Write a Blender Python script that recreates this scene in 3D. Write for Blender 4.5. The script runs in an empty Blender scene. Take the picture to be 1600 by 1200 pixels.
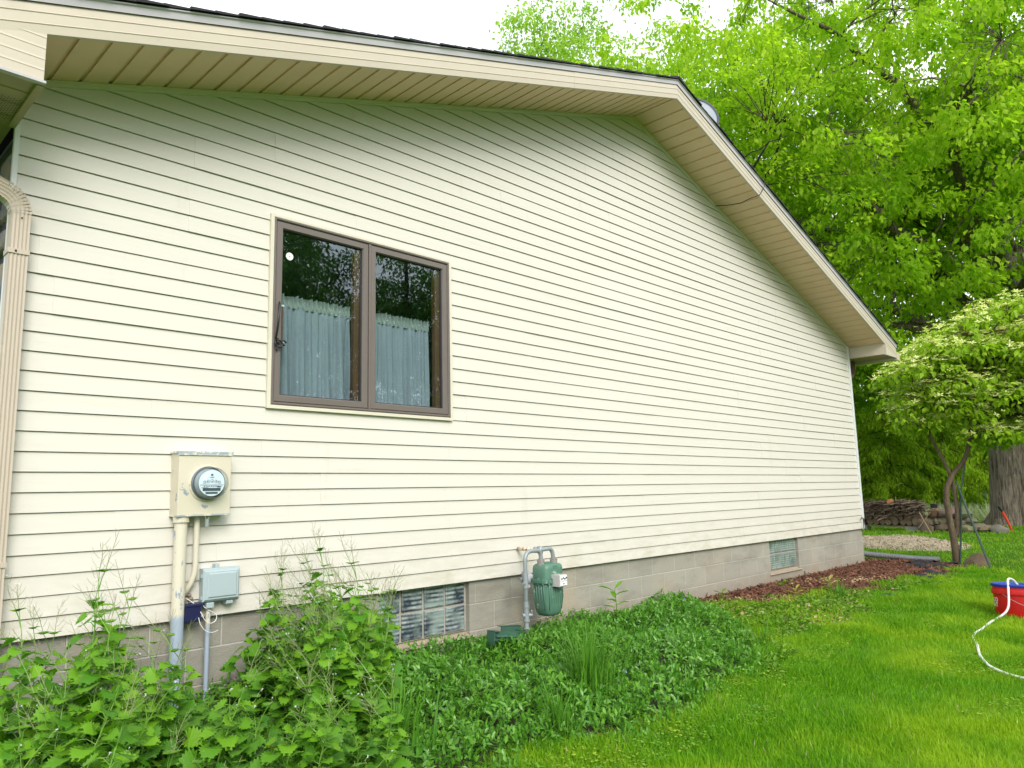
import bpy, math, random
import numpy as np
from mathutils import Vector, Matrix, noise as mnoise
rng = np.random.default_rng(7); random.seed(7)
SC = bpy.context.scene; COL = SC.collection
R = math.radians; PI = math.pi

# ---------------------------------------------------------------- camera
cam = bpy.data.cameras.new('camera'); camo = bpy.data.objects.new('camera', cam); COL.objects.link(camo)
CAM = Vector((0, -4.3316, 0.6437))
_f = Vector((0.70769681, 0.69117211, 0.14644571)); _r = Vector((0.70101872, -0.7127474, -0.02374661)); _u = Vector((-0.0879658, -0.11946658, 0.98893364))
m4 = Matrix.Identity(4)
for i in range(3): m4[i][0] = _r[i]; m4[i][1] = _u[i]; m4[i][2] = -_f[i]; m4[i][3] = CAM[i]
camo.matrix_world = m4
cam.sensor_fit = 'HORIZONTAL'; cam.sensor_width = 36; cam.lens = 26.193; cam.clip_end = 2000; cam.clip_start = .05
SC.camera = camo

# ---------------------------------------------------------------- sky, sun, exposure
SUN_EL, SUN_AZ = 34, 0
w = bpy.data.worlds.new('World'); SC.world = w; w.use_nodes = True
nt = w.node_tree; nt.nodes.clear()
out = nt.nodes.new('ShaderNodeOutputWorld'); bg = nt.nodes.new('ShaderNodeBackground'); sky = nt.nodes.new('ShaderNodeTexSky')
sky.sky_type = 'NISHITA'; sky.sun_disc = False; sky.sun_elevation = R(SUN_EL); sky.sun_rotation = R(200); sky.dust_density = 4; sky.air_density = 1
hs = nt.nodes.new('ShaderNodeHueSaturation'); hs.inputs['Saturation'].default_value = .25; hs.inputs['Value'].default_value = .9
tc = nt.nodes.new('ShaderNodeTexCoord'); ns = nt.nodes.new('ShaderNodeTexNoise'); ns.inputs['Scale'].default_value = 2.3; ns.inputs['Detail'].default_value = 6
cr = nt.nodes.new('ShaderNodeValToRGB'); cr.color_ramp.elements[0].position = .35; cr.color_ramp.elements[1].position = .65
cr.color_ramp.elements[0].color = (9.0, 9.6, 10.4, 1); cr.color_ramp.elements[1].color = (13.5, 13.6, 13.7, 1)
mx = nt.nodes.new('ShaderNodeMix'); mx.data_type = 'RGBA'; mx.inputs['Factor'].default_value = .8
L = nt.links.new
L(sky.outputs[0], hs.inputs['Color']); L(tc.outputs['Generated'], ns.inputs['Vector']); L(ns.outputs['Fac'], cr.inputs['Fac'])
L(hs.outputs[0], mx.inputs[6]); L(cr.outputs[0], mx.inputs[7]); L(mx.outputs[2], bg.inputs['Color']); L(bg.outputs[0], out.inputs['Surface'])
bg.inputs['Strength'].default_value = .092
sl = bpy.data.lights.new('sun', 'SUN'); sl.energy = 1.5; sl.angle = R(28); sl.color = (1, .965, .9)
so = bpy.data.objects.new('sun', sl); COL.objects.link(so)
so.rotation_euler = Vector((-.34, -.80, .60)).to_track_quat('Z', 'Y').to_euler()
SC.view_settings.view_transform = 'Standard'; SC.view_settings.look = 'None'; SC.view_settings.gamma = 1
SC.view_settings.exposure = .92
SC.cycles.max_bounces = 8; SC.cycles.transparent_max_bounces = 12

# ---------------------------------------------------------------- helpers
def tag(o, label=None, cat=None, group=None, kind=None):
    if label: o['label'] = label
    if cat: o['category'] = cat
    if group: o['group'] = group
    if kind: o['kind'] = kind
    return o
def empty(name, loc=(0, 0, 0), rz=0, label=None, cat=None, group=None):
    o = bpy.data.objects.new(name, None); COL.objects.link(o); o.location = loc; o.rotation_euler = (0, 0, rz); o.empty_display_size = .1
    return tag(o, label, cat, group)
def dup(o, parent=None):
    c = o.copy(); COL.objects.link(c); c.parent = parent
    for ch in list(o.children): dup(ch, c)
    return c

def mesh_np(name, V, F, mat, parent=None, smooth=False):
    """V (n,3) array, F list of equal-length index rows (array) or list of lists"""
    me = bpy.data.meshes.new(name)
    V = np.asarray(V, dtype=np.float32)
    if isinstance(F, np.ndarray):
        k = F.shape[1]; nf = len(F)
        me.vertices.add(len(V)); me.vertices.foreach_set('co', V.ravel())
        me.loops.add(nf * k); me.loops.foreach_set('vertex_index', F.astype(np.int32).ravel())
        me.polygons.add(nf); me.polygons.foreach_set('loop_start', np.arange(0, nf * k, k, dtype=np.int32))
        me.update(calc_edges=True)
    else:
        me.from_pydata(V.tolist(), [], F); me.update()
    if smooth: me.polygons.foreach_set('use_smooth', [True] * len(me.polygons))
    mats = mat if isinstance(mat, (list, tuple)) else [mat]
    for m_ in mats: me.materials.append(m_)
    o = bpy.data.objects.new(name, me); COL.objects.link(o)
    if parent: o.parent = parent
    return o
def inst(name, tv, tf, B, T, mat, parent=None, smooth=False):
    """many copies of a template (k,3); B (N,3,3) columns = axes*scale ; T (N,3)"""
    tv = np.asarray(tv, float); tf = np.asarray(tf); N = len(T)
    V = np.einsum('nij,kj->nki', B, tv) + T[:, None, :]
    F = (tf[None] + (np.arange(N) * len(tv))[:, None, None]).reshape(-1, tf.shape[1])
    return mesh_np(name, V.reshape(-1, 3), F, mat, parent, smooth)
def basis(d, n, s):
    d = d / np.linalg.norm(d, axis=1, keepdims=True)
    n = n - (n * d).sum(1, keepdims=True) * d; n /= (np.linalg.norm(n, axis=1, keepdims=True) + 1e-9)
    r = np.cross(d, n); s = np.asarray(s).reshape(-1, 1)
    return np.stack([r * s, d * s, n * s], axis=2)
def rdir(N): v = rng.normal(size=(N, 3)); return v / np.linalg.norm(v, axis=1, keepdims=True)

def sgp(c, e): return c if e == 1 else math.copysign(abs(c) ** e, c)
class MB:
    def __init__(s): s.v = []; s.f = []; s.mi = []; s.cur = 0
    def add(s, v, f):
        o = len(s.v); s.v += [tuple(p) for p in v]; s.f += [[i + o for i in q] for q in f]; s.mi += [s.cur] * len(f); return s
    def box(s, a, b, M=None):
        x0, y0, z0 = a; x1, y1, z1 = b
        v = [(x0, y0, z0), (x1, y0, z0), (x1, y1, z0), (x0, y1, z0), (x0, y0, z1), (x1, y0, z1), (x1, y1, z1), (x0, y1, z1)]
        if M is not None: v = [M @ Vector(p) for p in v]
        return s.add(v, [(0, 3, 2, 1), (4, 5, 6, 7), (0, 1, 5, 4), (1, 2, 6, 5), (2, 3, 7, 6), (3, 0, 4, 7)])
    def cbox(s, a, b, c=.004):
        """box with chamfered vertical and horizontal edges facing -y"""
        x0, y0, z0 = a; x1, y1, z1 = b
        P = lambda e, y: [(x0 + e, y, z0 + e), (x1 - e, y, z0 + e), (x1 - e, y, z1 - e), (x0 + e, y, z1 - e)]
        v = P(c, y0) + P(0, y0 + c) + P(0, y1)
        f = [(0, 1, 2, 3), (8, 11, 10, 9)]
        for b_ in (0, 4):
            for i in range(4): j = (i + 1) % 4; f.append((b_ + i, b_ + 4 + i, b_ + 4 + j, b_ + j))
        return s.add(v, f)
    def tube(s, pts, rad, n=8, caps=True):
        pts = [Vector(p) for p in pts]; m = len(pts)
        if not hasattr(rad, '__len__'): rad = [rad] * m
        up = None; v = []; f = []
        for i, p in enumerate(pts):
            t = (pts[min(i + 1, m - 1)] - pts[max(i - 1, 0)])
            if t.length < 1e-9: t = Vector((0, 0, 1))
            t.normalize()
            if up is None: up = t.orthogonal().normalized()
            else:
                up = up - t * up.dot(t)
                up = up.normalized() if up.length > 1e-6 else t.orthogonal().normalized()
            w_ = t.cross(up)
            for k in range(n):
                a = 2 * PI * k / n; v.append(p + (up * math.cos(a) + w_ * math.sin(a)) * rad[i])
        for i in range(m - 1):
            for k in range(n):
                k2 = (k + 1) % n; f.append((i * n + k, i * n + k2, (i + 1) * n + k2, (i + 1) * n + k))
        if caps: f.append(tuple(range(n))[::-1]); f.append(tuple((m - 1) * n + k for k in range(n)))
        return s.add(v, f)
    def sweep(s, pts, prof, upv, caps=True):
        """profile (a,b) list swept; upv fixed side vector"""
        pts = [Vector(p) for p in pts]; m = len(pts); n = len(prof); v = []; f = []; upv = Vector(upv)
        for i, p in enumerate(pts):
            t = (pts[min(i + 1, m - 1)] - pts[max(i - 1, 0)]).normalized(); w_ = t.cross(upv).normalized(); u_ = upv
            for a, b in prof: v.append(p + w_ * a + u_ * b)
        for i in range(m - 1):
            for k in range(n):
                k2 = (k + 1) % n; f.append((i * n + k, i * n + k2, (i + 1) * n + k2, (i + 1) * n + k))
        if caps: f.append(tuple(range(n))[::-1]); f.append(tuple((m - 1) * n + k for k in range(n)))
        return s.add(v, f)
    def lathe(s, prof, n=32, M=None, caps=True, e=1.0):
        """prof list of (r,z)"""
        v = []; f = []; m = len(prof)
        for r_, z in prof:
            for k in range(n): a = 2 * PI * k / n; v.append(Vector((r_ * sgp(math.cos(a), e), r_ * sgp(math.sin(a), e), z)))
        if M is not None: v = [M @ p for p in v]
        for i in range(m - 1):
            for k in range(n): k2 = (k + 1) % n; f.append((i * n + k, i * n + k2, (i + 1) * n + k2, (i + 1) * n + k))
        if caps: f.append(tuple(range(n))[::-1]); f.append(tuple((m - 1) * n + k for k in range(n)))
        return s.add(v, f)
    def build(s, name, mat, parent=None, smooth=False, angle=None):
        o = mesh_np(name, s.v, s.f, mat, parent, smooth)
        if isinstance(mat, (list, tuple)): o.data.polygons.foreach_set('material_index', s.mi)
        if angle:
            o.data.polygons.foreach_set('use_smooth', [True] * len(o.data.polygons)); o.data.set_sharp_from_angle(angle=R(angle))
        return o

def spline(P, n=6):
    P = [Vector(p) for p in P]; P = [P[0]] + P + [P[-1]]; o = []
    for i in range(1, len(P) - 2):
        for k in range(n):
            t = k / n; a, b, c, d = P[i - 1], P[i], P[i + 1], P[i + 2]
            o.append(.5 * ((2 * b) + (c - a) * t + (2 * a - 5 * b + 4 * c - d) * t * t + (3 * b - a - 3 * c + d) * t ** 3))
    o.append(P[-2]); return o
# ---------------------------------------------------------------- materials
def newmat(name):
    m = bpy.data.materials.new(name); m.use_nodes = True; nt = m.node_tree
    return m, nt, nt.nodes['Principled BSDF']
def mix(nt, a, b, fac, mode='MIX'):
    n = nt.nodes.new('ShaderNodeMix'); n.data_type = 'RGBA'; n.blend_type = mode
    for s, v in ((n.inputs[0], fac), (n.inputs[6], a), (n.inputs[7], b)):
        if isinstance(v, (int, float)): s.default_value = v
        elif isinstance(v, tuple): s.default_value = (*v, 1)
        else: nt.links.new(v, s)
    return n.outputs[2]
def nz(nt, scale, detail=4, rough=.55, vec=None, stretch=None, coord='Object', dist=0):
    n = nt.nodes.new('ShaderNodeTexNoise'); n.inputs['Scale'].default_value = scale; n.inputs['Detail'].default_value = detail
    n.inputs['Roughness'].default_value = rough; n.inputs['Distortion'].default_value = dist
    if vec is None:
        t = nt.nodes.new('ShaderNodeTexCoord'); vec = t.outputs[coord]
    if stretch:
        mp = nt.nodes.new('ShaderNodeMapping'); mp.inputs['Scale'].default_value = stretch; nt.links.new(vec, mp.inputs[0]); vec = mp.outputs[0]
    nt.links.new(vec, n.inputs['Vector']); return n.outputs['Fac']
def ramp(nt, x, p0, p1, a=(0, 0, 0), b=(1, 1, 1)):
    r_ = nt.nodes.new('ShaderNodeValToRGB'); e = r_.color_ramp.elements
    e[0].position = p0; e[1].position = p1; e[0].color = (*a, 1); e[1].color = (*b, 1)
    nt.links.new(x, r_.inputs[0]); return r_.outputs[0]
def bump(nt, bs, h, strength=.3, dist=.01):
    b = nt.nodes.new('ShaderNodeBump'); b.inputs['Strength'].default_value = strength; b.inputs['Distance'].default_value = dist
    nt.links.new(h, b.inputs['Height']); nt.links.new(b.outputs[0], bs.inputs['Normal'])
def pm(name, c, rough=.6, var=.12, scale=8, bumpS=0, metal=0, spec=.5, c2=None, thr=(.55, .62), bscale=None, stretch=None):
    """paint/metal/plastic with gentle mottling, optional patches of c2"""
    m, nt, b = newmat(name)
    dark = tuple(x * (1 - var * 1.6) for x in c); light = tuple(min(1, x * (1 + var)) for x in c)
    col = mix(nt, dark, light, nz(nt, scale, 5, stretch=stretch))
    if c2: col = mix(nt, col, c2, ramp(nt, nz(nt, scale * 1.9, 6, .65), *thr))
    nt.links.new(col, b.inputs['Base Color']); b.inputs['Roughness'].default_value = rough; b.inputs['Metallic'].default_value = metal
    b.inputs['Specular IOR Level'].default_value = spec
    if bumpS: bump(nt, b, nz(nt, bscale or scale * 6, 6, stretch=stretch), bumpS)
    return m
def leafmat(name, a, b, c=None, tr=.35, rough=.5, spec=.3, cscale=.5):
    """a..b random per leaf, c = patches across space"""
    m, nt, bs = newmat(name)
    g = nt.nodes.new('ShaderNodeNewGeometry')
    col = mix(nt, a, b, g.outputs['Random Per Island'])
    if c: col = mix(nt, col, c, ramp(nt, nz(nt, cscale, 3), .42, .66))
    nt.links.new(col, bs.inputs['Base Color']); bs.inputs['Roughness'].default_value = rough; bs.inputs['Specular IOR Level'].default_value = spec
    t = nt.nodes.new('ShaderNodeBsdfTranslucent'); nt.links.new(mix(nt, col, (1.0, 1.15, .55), 1.0, 'MULTIPLY'), t.inputs['Color'])
    ms = nt.nodes.new('ShaderNodeMixShader'); ms.inputs[0].default_value = tr
    o = nt.nodes['Material Output']; nt.links.new(bs.outputs[0], ms.inputs[1]); nt.links.new(t.outputs[0], ms.inputs[2]); nt.links.new(ms.outputs[0], o.inputs['Surface'])
    return m

# siding: cream vinyl, faint grain and washed dirt
def siding_mat():
    m, nt, b = newmat('cream_vinyl')
    c = mix(nt, (.605, .578, .512), (.645, .620, .565), nz(nt, .55, 3))
    c = mix(nt, c, (.56, .52, .41), ramp(nt, nz(nt, 3.5, 8, .7, stretch=(.25, 1, 3)), .58, .85))
    t = nt.nodes.new('ShaderNodeTexCoord'); sp = nt.nodes.new('ShaderNodeSeparateXYZ'); nt.links.new(t.outputs['Object'], sp.inputs[0]); mr = nt.nodes.new('ShaderNodeMapRange'); mr.inputs['From Min'].default_value = .42; mr.inputs['From Max'].default_value = -.05; nt.links.new(sp.outputs[2], mr.inputs['Value'])
    mm = nt.nodes.new('ShaderNodeMath'); mm.operation = 'MULTIPLY'; nt.links.new(mr.outputs[0], mm.inputs[0]); nt.links.new(ramp(nt, nz(nt, 4.5, 8, .75, stretch=(.8, 1, 2)), .42, .8), mm.inputs[1]); c = mix(nt, c, (.42, .37, .26), mm.outputs[0])
    c = mix(nt, c, (.50, .48, .40), ramp(nt, nz(nt, 2.0, 7, .7, stretch=(2.5, 1, .35)), .60, .95))
    nt.links.new(c, b.inputs['Base Color']); b.inputs['Roughness'].default_value = .48; b.inputs['Specular IOR Level'].default_value = .35
    bump(nt, b, nz(nt, 3.2, 5, stretch=(.35, 1, 4)), .28, .010)
    return m
M_SID = siding_mat()
M_TRIM = pm('cream_trim', (.64, .60, .49), .5, .05, 3)
M_POST = pm('white_corner_post', (.68, .70, .69), .45, .05, 4)
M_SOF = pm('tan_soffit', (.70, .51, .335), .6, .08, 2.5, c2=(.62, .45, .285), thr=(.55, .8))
M_FAS = pm('beige_fascia', (.525, .465, .375), .45, .05, 3, c2=(.44, .385, .30), thr=(.6, .85), bumpS=.05)
M_DRIP = pm('white_drip_edge', (.46, .445, .47), .35, .04, 5)
M_SHIN = pm('dark_shingle', (.028, .027, .03), .9, .3, 30, .6)
M_DOWN = pm('beige_downspout', (.49, .42, .345), .4, .07, 5, c2=(.58, .52, .43), thr=(.62, .8), stretch=(1, 1, .3))
M_DARKGAP = pm('shadow_gap', (.05, .048, .04), .8, .1)
M_FRAME = pm('bronze_window_frame', (.155, .13, .118), .38, .06, 8)
M_FRAMED = pm('dark_gasket', (.02, .018, .018), .4, .1)
M_WOOD = pm('varnished_wood', (.105, .052, .026), .35, .2, 14, stretch=(3, 3, .4))
M_BLACK = pm('black_iron', (.012, .011, .012), .35, .2)
M_WHITE = pm('white_plastic', (.78, .78, .76), .4, .04)
M_ROOM = pm('room_blue_reflection', (.11, .16, .20), .8, .1, 2)  # blue of the window reflection is put into the room wall colour
M_GALV = pm('grey_meter_metal', (.30, .335, .355), .45, .12, 18, metal=.25)

def foundation_mat():
    m, nt, b = newmat('concrete_block')
    t = nt.nodes.new('ShaderNodeTexCoord'); sp = nt.nodes.new('ShaderNodeSeparateXYZ'); cb = nt.nodes.new('ShaderNodeCombineXYZ')
    nt.links.new(t.outputs['Object'], sp.inputs[0]); nt.links.new(sp.outputs[0], cb.inputs[0])
    ad = nt.nodes.new('ShaderNodeMath'); ad.operation = 'ADD'; ad.inputs[1].default_value = 4 * .2 + .575 - .2 + .0035
    nt.links.new(sp.outputs[2], ad.inputs[0]); nt.links.new(ad.outputs[0], cb.inputs[1])
    br = nt.nodes.new('ShaderNodeTexBrick'); br.inputs['Scale'].default_value = 1; br.inputs['Brick Width'].default_value = .4; br.inputs['Row Height'].default_value = .2
    br.inputs['Mortar Size'].default_value = .0055; br.inputs['Mortar Smooth'].default_value = .4; br.offset = .5
    br.inputs['Color1'].default_value = (.345, .325, .275, 1); br.inputs['Color2'].default_value = (.385, .365, .31, 1); br.inputs['Mortar'].default_value = (.46, .44, .385, 1)
    nt.links.new(cb.outputs[0], br.inputs['Vector'])
    c = mix(nt, br.outputs['Color'], (.22, .20, .165), ramp(nt, nz(nt, 2.2, 8, .7, stretch=(.6, 1, 1.6)), .48, .8))
    c = mix(nt, c, (.43, .36, .27), ramp(nt, nz(nt, 1.1, 5, .6), .56, .75))
    # splashed soil near the ground
    mr = nt.nodes.new('ShaderNodeMapRange'); mr.inputs['From Min'].default_value = -.30; mr.inputs['From Max'].default_value = -.56
    nt.links.new(sp.outputs[2], mr.inputs['Value'])
    mm = nt.nodes.new('ShaderNodeMath'); mm.operation = 'MULTIPLY'; nt.links.new(mr.outputs[0], mm.inputs[0]); nt.links.new(nz(nt, 5, 6), mm.inputs[1])
    c = mix(nt, c, (.25, .17, .105), mm.outputs[0])
    c = mix(nt, c, (.8, .8, .8), ramp(nt, nz(nt, 120, 3, .8), .3, .9), 'MULTIPLY') if False else c
    nt.links.new(c, b.inputs['Base Color']); b.inputs['Roughness'].default_value = .9
    hh = mix(nt, nz(nt, 90, 6, .75, stretch=(.5, 1, 2.2)), (.1, .1, .1), br.outputs['Fac'])
    bump(nt, b, hh, 1.0, .009)
    return m
M_FND = foundation_mat()

# ---------------------------------------------------------------- ground
def sm(t): t = np.clip(t, 0, 1); return t * t * (3 - 2 * t)
def gz(x, y):
    x = np.asarray(x, float); y = np.asarray(y, float)
    dx = np.maximum(np.maximum(.8 - x, x - 12.07), 0); dy = np.maximum(-y, 0)
    d = np.sqrt(dx * dx + dy * dy)
    g = -.535 - .245 * sm(d / 3.2)
    g = g + .012 * np.sin(x * 2.1 + 1.3 * np.sin(y * 1.7)) * np.cos(y * 1.9 + .6) * np.clip(d, 0, 1)
    return g
def grid_sheet(name, xs, ys, zf, mat, kind='structure', mask=None, label=None):
    X, Y = np.meshgrid(xs, ys); Z = zf(X, Y); V = np.stack([X, Y, Z], -1).reshape(-1, 3); nx, ny = len(xs), len(ys)
    i = np.arange(nx - 1)[None] + (np.arange(ny - 1) * nx)[:, None]; i = i.ravel()
    F = np.stack([i, i + 1, i + nx + 1, i + nx], 1)
    if mask is not None:
        c = V[F].mean(1); F = F[mask(c[:, 0], c[:, 1])]
    o = mesh_np(name, V, F, mat, None, True); tag(o, label, None, None, kind); return o
def ground_mat():
    m, nt, b = newmat('lawn_soil')
    c = mix(nt, (.035, .11, .008), (.09, .20, .012), nz(nt, .8, 5))
    c = mix(nt, c, (.05, .075, .016), ramp(nt, nz(nt, 9, 6, .7), .5, .75))
    nt.links.new(c, b.inputs['Base Color']); b.inputs['Roughness'].default_value = .95; b.inputs['Specular IOR Level'].default_value = .1
    bump(nt, b, nz(nt, 40, 6, .7), .8, .03); return m
far = np.concatenate([-np.geomspace(15, 500, 16)[::-1] , np.linspace(-14, 30, 177), np.geomspace(31, 600, 20)])
fary = np.concatenate([-np.geomspace(9, 500, 18)[::-1], np.linspace(-8.5, 10, 149), np.geomspace(10.5, 500, 24)])
grid_sheet('ground', far, fary, gz, ground_mat())

# region tests -------------------------------------------------------------
def interp(x, pts): p = np.array(pts); return np.interp(x, p[:, 0], p[:, 1])
PERI = [(-.5, -1.3), (1.5, -1.55), (2.7, -1.75), (4.1, -1.8), (5.2, -1.72), (6.1, -1.2), (6.55, -.78), (6.8, -.35), (6.88, -.05), (6.9, .1)]
MULO = [(6.4, -.2), (7.2, -.60), (8.4, -.80), (9.4, -1.0), (10.5, -1.15), (12, -1.28), (13.2, -1.05), (14.2, -.4), (14.3, .3)]
WEED = [(5.2, -1.75), (6, -1.5), (7.2, -1.42), (8.3, -1.3), (9.3, -1.2), (10.5, -1.3)]
def jit(x, y, a=.12, s=3.1): return a * (np.sin(x * s + 1.1 * np.sin(y * 4.3)) + .6 * np.sin(x * 7.7 + y * 5.1)) * .6
def in_peri(x, y): return (y > interp(x, PERI) + jit(x, y)) & (y < .0) & (x < 7.1)
def in_mulch(x, y): return (y > interp(x, MULO) + jit(x, y, .17)) & ~in_peri(x, y) & (y < .02 + (x > 12.1) * .5) & (x > 6.6) & (x < 14.2)
def in_weed(x, y): return (~in_peri(x, y)) & (~in_mulch(x, y)) & (y > interp(x, WEED) + jit(x, y, .15, 2.2)) & (x > 5.0) & (x < 10.6) & (y < 0)
def in_lawn(x, y):
    house = (x > .75) & (x < 12.1) & (y > -.02)
    return ~(in_peri(x, y) | in_mulch(x, y) | house)

# mulch sheet + chips
M_MULS = pm('mulch_soil', (.075, .038, .026), .95, .35, 14, .9)
grid_sheet('mulch_bed', np.linspace(6.4, 14.4, 161), np.linspace(-1.6, .5, 60), lambda x, y: gz(x, y) + .012 + .008 * np.sin(x * 9) * np.sin(y * 11), M_MULS, mask=lambda x, y: in_mulch(x, y) & ~((x < 12.07) & (y > .02)))

# ================================================================ HOUSE
XL, XR, XP, ZP, SL = .80, 12.09, 6.42, 4.68, .327
YF = -.56
def S(x): return ZP - SL * abs(x - XP)
house = empty('house', (6.4, 0, -.54), label='cream vinyl sided house gable wall on a grey concrete block foundation', cat='house')
def hb(mb, name, mat, **k):
    o = mb.build(name, mat, None, **k); o.parent = house; o.matrix_parent_inverse = Matrix.Translation((-6.4, 0, .54)); return o
def sub(o, parent):          # parent keeping world place (parent itself sits unmoved in the house)
    o.parent = parent; return o
WX0, WX1, WZ0, WZ1 = 2.232, 3.738, 1.228, 2.468
E_ = .1016
def siding():
    mb = MB(); rs = random.Random(3)
    def quad(xa0, xa1, z0, xb0, xb1, z1, off, t0=0., lip=True):
        yb = lambda t: -.0130 + .0100 * t - off
        t1 = t0 + (z1 - z0) / E_; full = t1 > .97
        g = .0042 if full else 0; zt = z1 - g; k = (zt - z0) / (z1 - z0); xm0 = xa0 + (xb0 - xa0) * k; xm1 = xa1 + (xb1 - xa1) * k
        v = [(xa0, yb(t0), z0), (xa1, yb(t0), z0), (xm1, yb(t1), zt), (xm0, yb(t1), zt), (xa0, .008, z0), (xa1, .008, z0), (xb1, .008, z1), (xb0, .008, z1), (xm0, .008, zt), (xm1, .008, zt)]
        f = [(0, 1, 2, 3), (0, 3, 8, 4), (1, 5, 9, 2)]
        if full: f += [(3, 2, 9, 8), (8, 9, 6, 7)]
        if lip: f.append((0, 4, 5, 1))
        mb.add(v, f)
    x0w, x1w = .828, 12.032
    prev = None
    for n in range(0, 46):
        z0 = n * E_; z1 = z0 + E_
        if z0 > ZP - .05: break
        z1 = min(z1, ZP - .004)
        def lim(z):
            h = (ZP - z) / SL
            return max(x0w, XP - h), min(x1w, XP + h)
        a0, a1 = lim(z0); b0, b1 = lim(z1)
        # panel joints staggered each double course
        if n % 2 == 0:
            off = rs.uniform(.2, 3.4); joints = [x for x in (off + 3.66 * k for k in range(-1, 5))]
            if n == 10: joints = [1.545, 5.2, 8.86]
            if n == 6: joints = [2.62, 6.28, 9.94]
        segs = []; xs = [a0] + [j for j in joints if max(a0, b0) + .1 < j < min(a1, b1) - .1] + [a1]
        for i in range(len(xs) - 1):
            p, q = xs[i], xs[i + 1]; bp = b0 if i == 0 else p; bq = b1 if i == len(xs) - 2 else q
            if bq - bp < .001: continue
            segs.append((p, q, bp, bq, .0022 * (i % 2)))
        for (p, q, bp, bq, off_) in segs:
            if z1 <= WZ0 or z0 >= WZ1 or q <= WX0 or p >= WX1: quad(p, q, z0, bp, bq, z1, off_); continue
            if p < WX0: quad(p, WX0, z0, bp, WX0, z1, off_)
            if q > WX1: quad(WX1, q, z0, WX1, bq, z1, off_)
            u0, u1 = max(p, WX0), min(q, WX1)
            if z0 < WZ0: quad(u0, u1, z0, u0, u1, WZ0, off_)
            if z1 > WZ1: quad(u0, u1, WZ1, u0, u1, z1, off_, (WZ1 - z0) / E_, False)
    return mb
hb(siding(), 'siding', M_SID)
# foundation with two glass block window openings
GW = [(3.10, 3.935), (8.955, 9.775)]; GZ0 = -.372
fb = MB(); YFN = .022
edges = [XL + .02] + [v for g in GW for v in g] + [XR - .01]
for i in range(0, len(edges), 2): fb.box((edges[i], YFN, -1.3), (edges[i + 1], .25, .03))
for g in GW: fb.box((g[0], YFN, -1.3), (g[1], .25, GZ0 - .03)); 
fb.box((XR - .21, .25, -1.3), (XR - .01, 8, .03)); fb.box((XL + .02, .25, -1.3), (XL + .22, 8, .03))
fnd = hb(fb, 'foundation', M_FND)
M_SILL = pm('rough_cement', (.36, .29, .21), .95, .2, 10, 1.0, bscale=45)
for g in GW:
    x0, x1 = g; sill = MB()
    sill.add([(x0 - .03, .002, GZ0 - .045), (x1 + .05, .002, GZ0 - .045), (x1, .085, GZ0), (x0, .085, GZ0), (x0 - .03, .024, GZ0 - .06), (x1 + .05, .024, GZ0 - .06), (x0, .1, GZ0 - .06), (x1, .1, GZ0 - .06)], [(0, 1, 2, 3), (4, 5, 1, 0), (1, 5, 7, 2), (0, 3, 6, 4)])
    hb(sill, 'window_sill', M_SILL)

# corner posts, rake channel
p = MB(); p.box((.806, -.018, -.01), (.829, .012, 2.86)); hb(p, 'corner_post', M_POST)
p = MB(); p.box((12.031, -.026, -.012), (12.095, .03, 2.84)); p.box((12.096, -.02, -.012), (12.104, .09, 2.64)); hb(p, 'corner_post', M_POST)

def rake(prof, xs, closed=True, zoff=0):
    """extrude (y,dz) profile along the gable slope through x positions"""
    mb = MB(); n = len(prof); m = len(xs)
    v = [(x, y, S(x) + dz + zoff) for x in xs for y, dz in prof]; f = []
    for i in range(m - 1):
        for k in range(n if closed else n - 1):
            k2 = (k + 1) % n; f.append((i * n + k, (i + 1) * n + k, (i + 1) * n + k2, i * n + k2))
    if closed: f.append(tuple(range(n))); f.append(tuple((m - 1) * n + k for k in range(n))[::-1])
    return mb.add(v, f)
hb(rake([(.0, -.001), (-.024, -.001), (-.024, -.012), (-.019, -.014), (-.019, -.036), (.0, -.038)], [.83, XP, 12.03]), 'rake_channel', M_TRIM)
# soffit panels with grooves
so_ = MB(); X = XL
def soffit(x0, x1, zf, y0, y1, pitch=.148):
    xs = []; x = x0; rs = random.Random(9)
    mb = so_
    while x < x1 - .001:
        e = min(x + pitch, x1)
        pts = [(x, 0), (max(x, e - .024), 0), (e - .020 if e < x1 else e, .013), (e - .002 if e < x1 else e, .013), (e, 0)]
        sag = rs.uniform(-.0008, .0008)
        v = []; 
        for (px, dz) in pts: v += [(px, y0, zf(px) + dz + sag), (px, y1, zf(px) + dz + sag)]
        mb.add(v, [(2 * i, 2 * i + 1, 2 * i + 3, 2 * i + 2) for i in range(4)])
        x = e
soffit(XL, XP - .02, S, YF, .002); soffit(XP + .02, 12.13, S, YF, .002)
hb(so_, 'soffit', M_SOF)
p = rake([(YF + .002, -.004), (YF + .002, .006), (YF + .03, .006), (YF + .03, -.004)], [XL, XP, 12.13]); hb(p, 'soffit_channel', M_SOF)
p = MB()
for sx in (-1, 1):
    a = XP + sx * .022; p.add([(XP, YF, S(XP) - .006), (a, YF, S(a) - .006), (a, .0, S(a) - .006), (XP, .0, S(XP) - .006), (a, YF, S(a) + .01), (a, 0, S(a) + .01)], [(0, 1, 2, 3), (1, 4, 5, 2)])
hb(p, 'ridge_cover', M_SOF)
M_SOFB = pm('brown_eave_soffit', (.40, .31, .215), .7, .2, 6)
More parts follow.
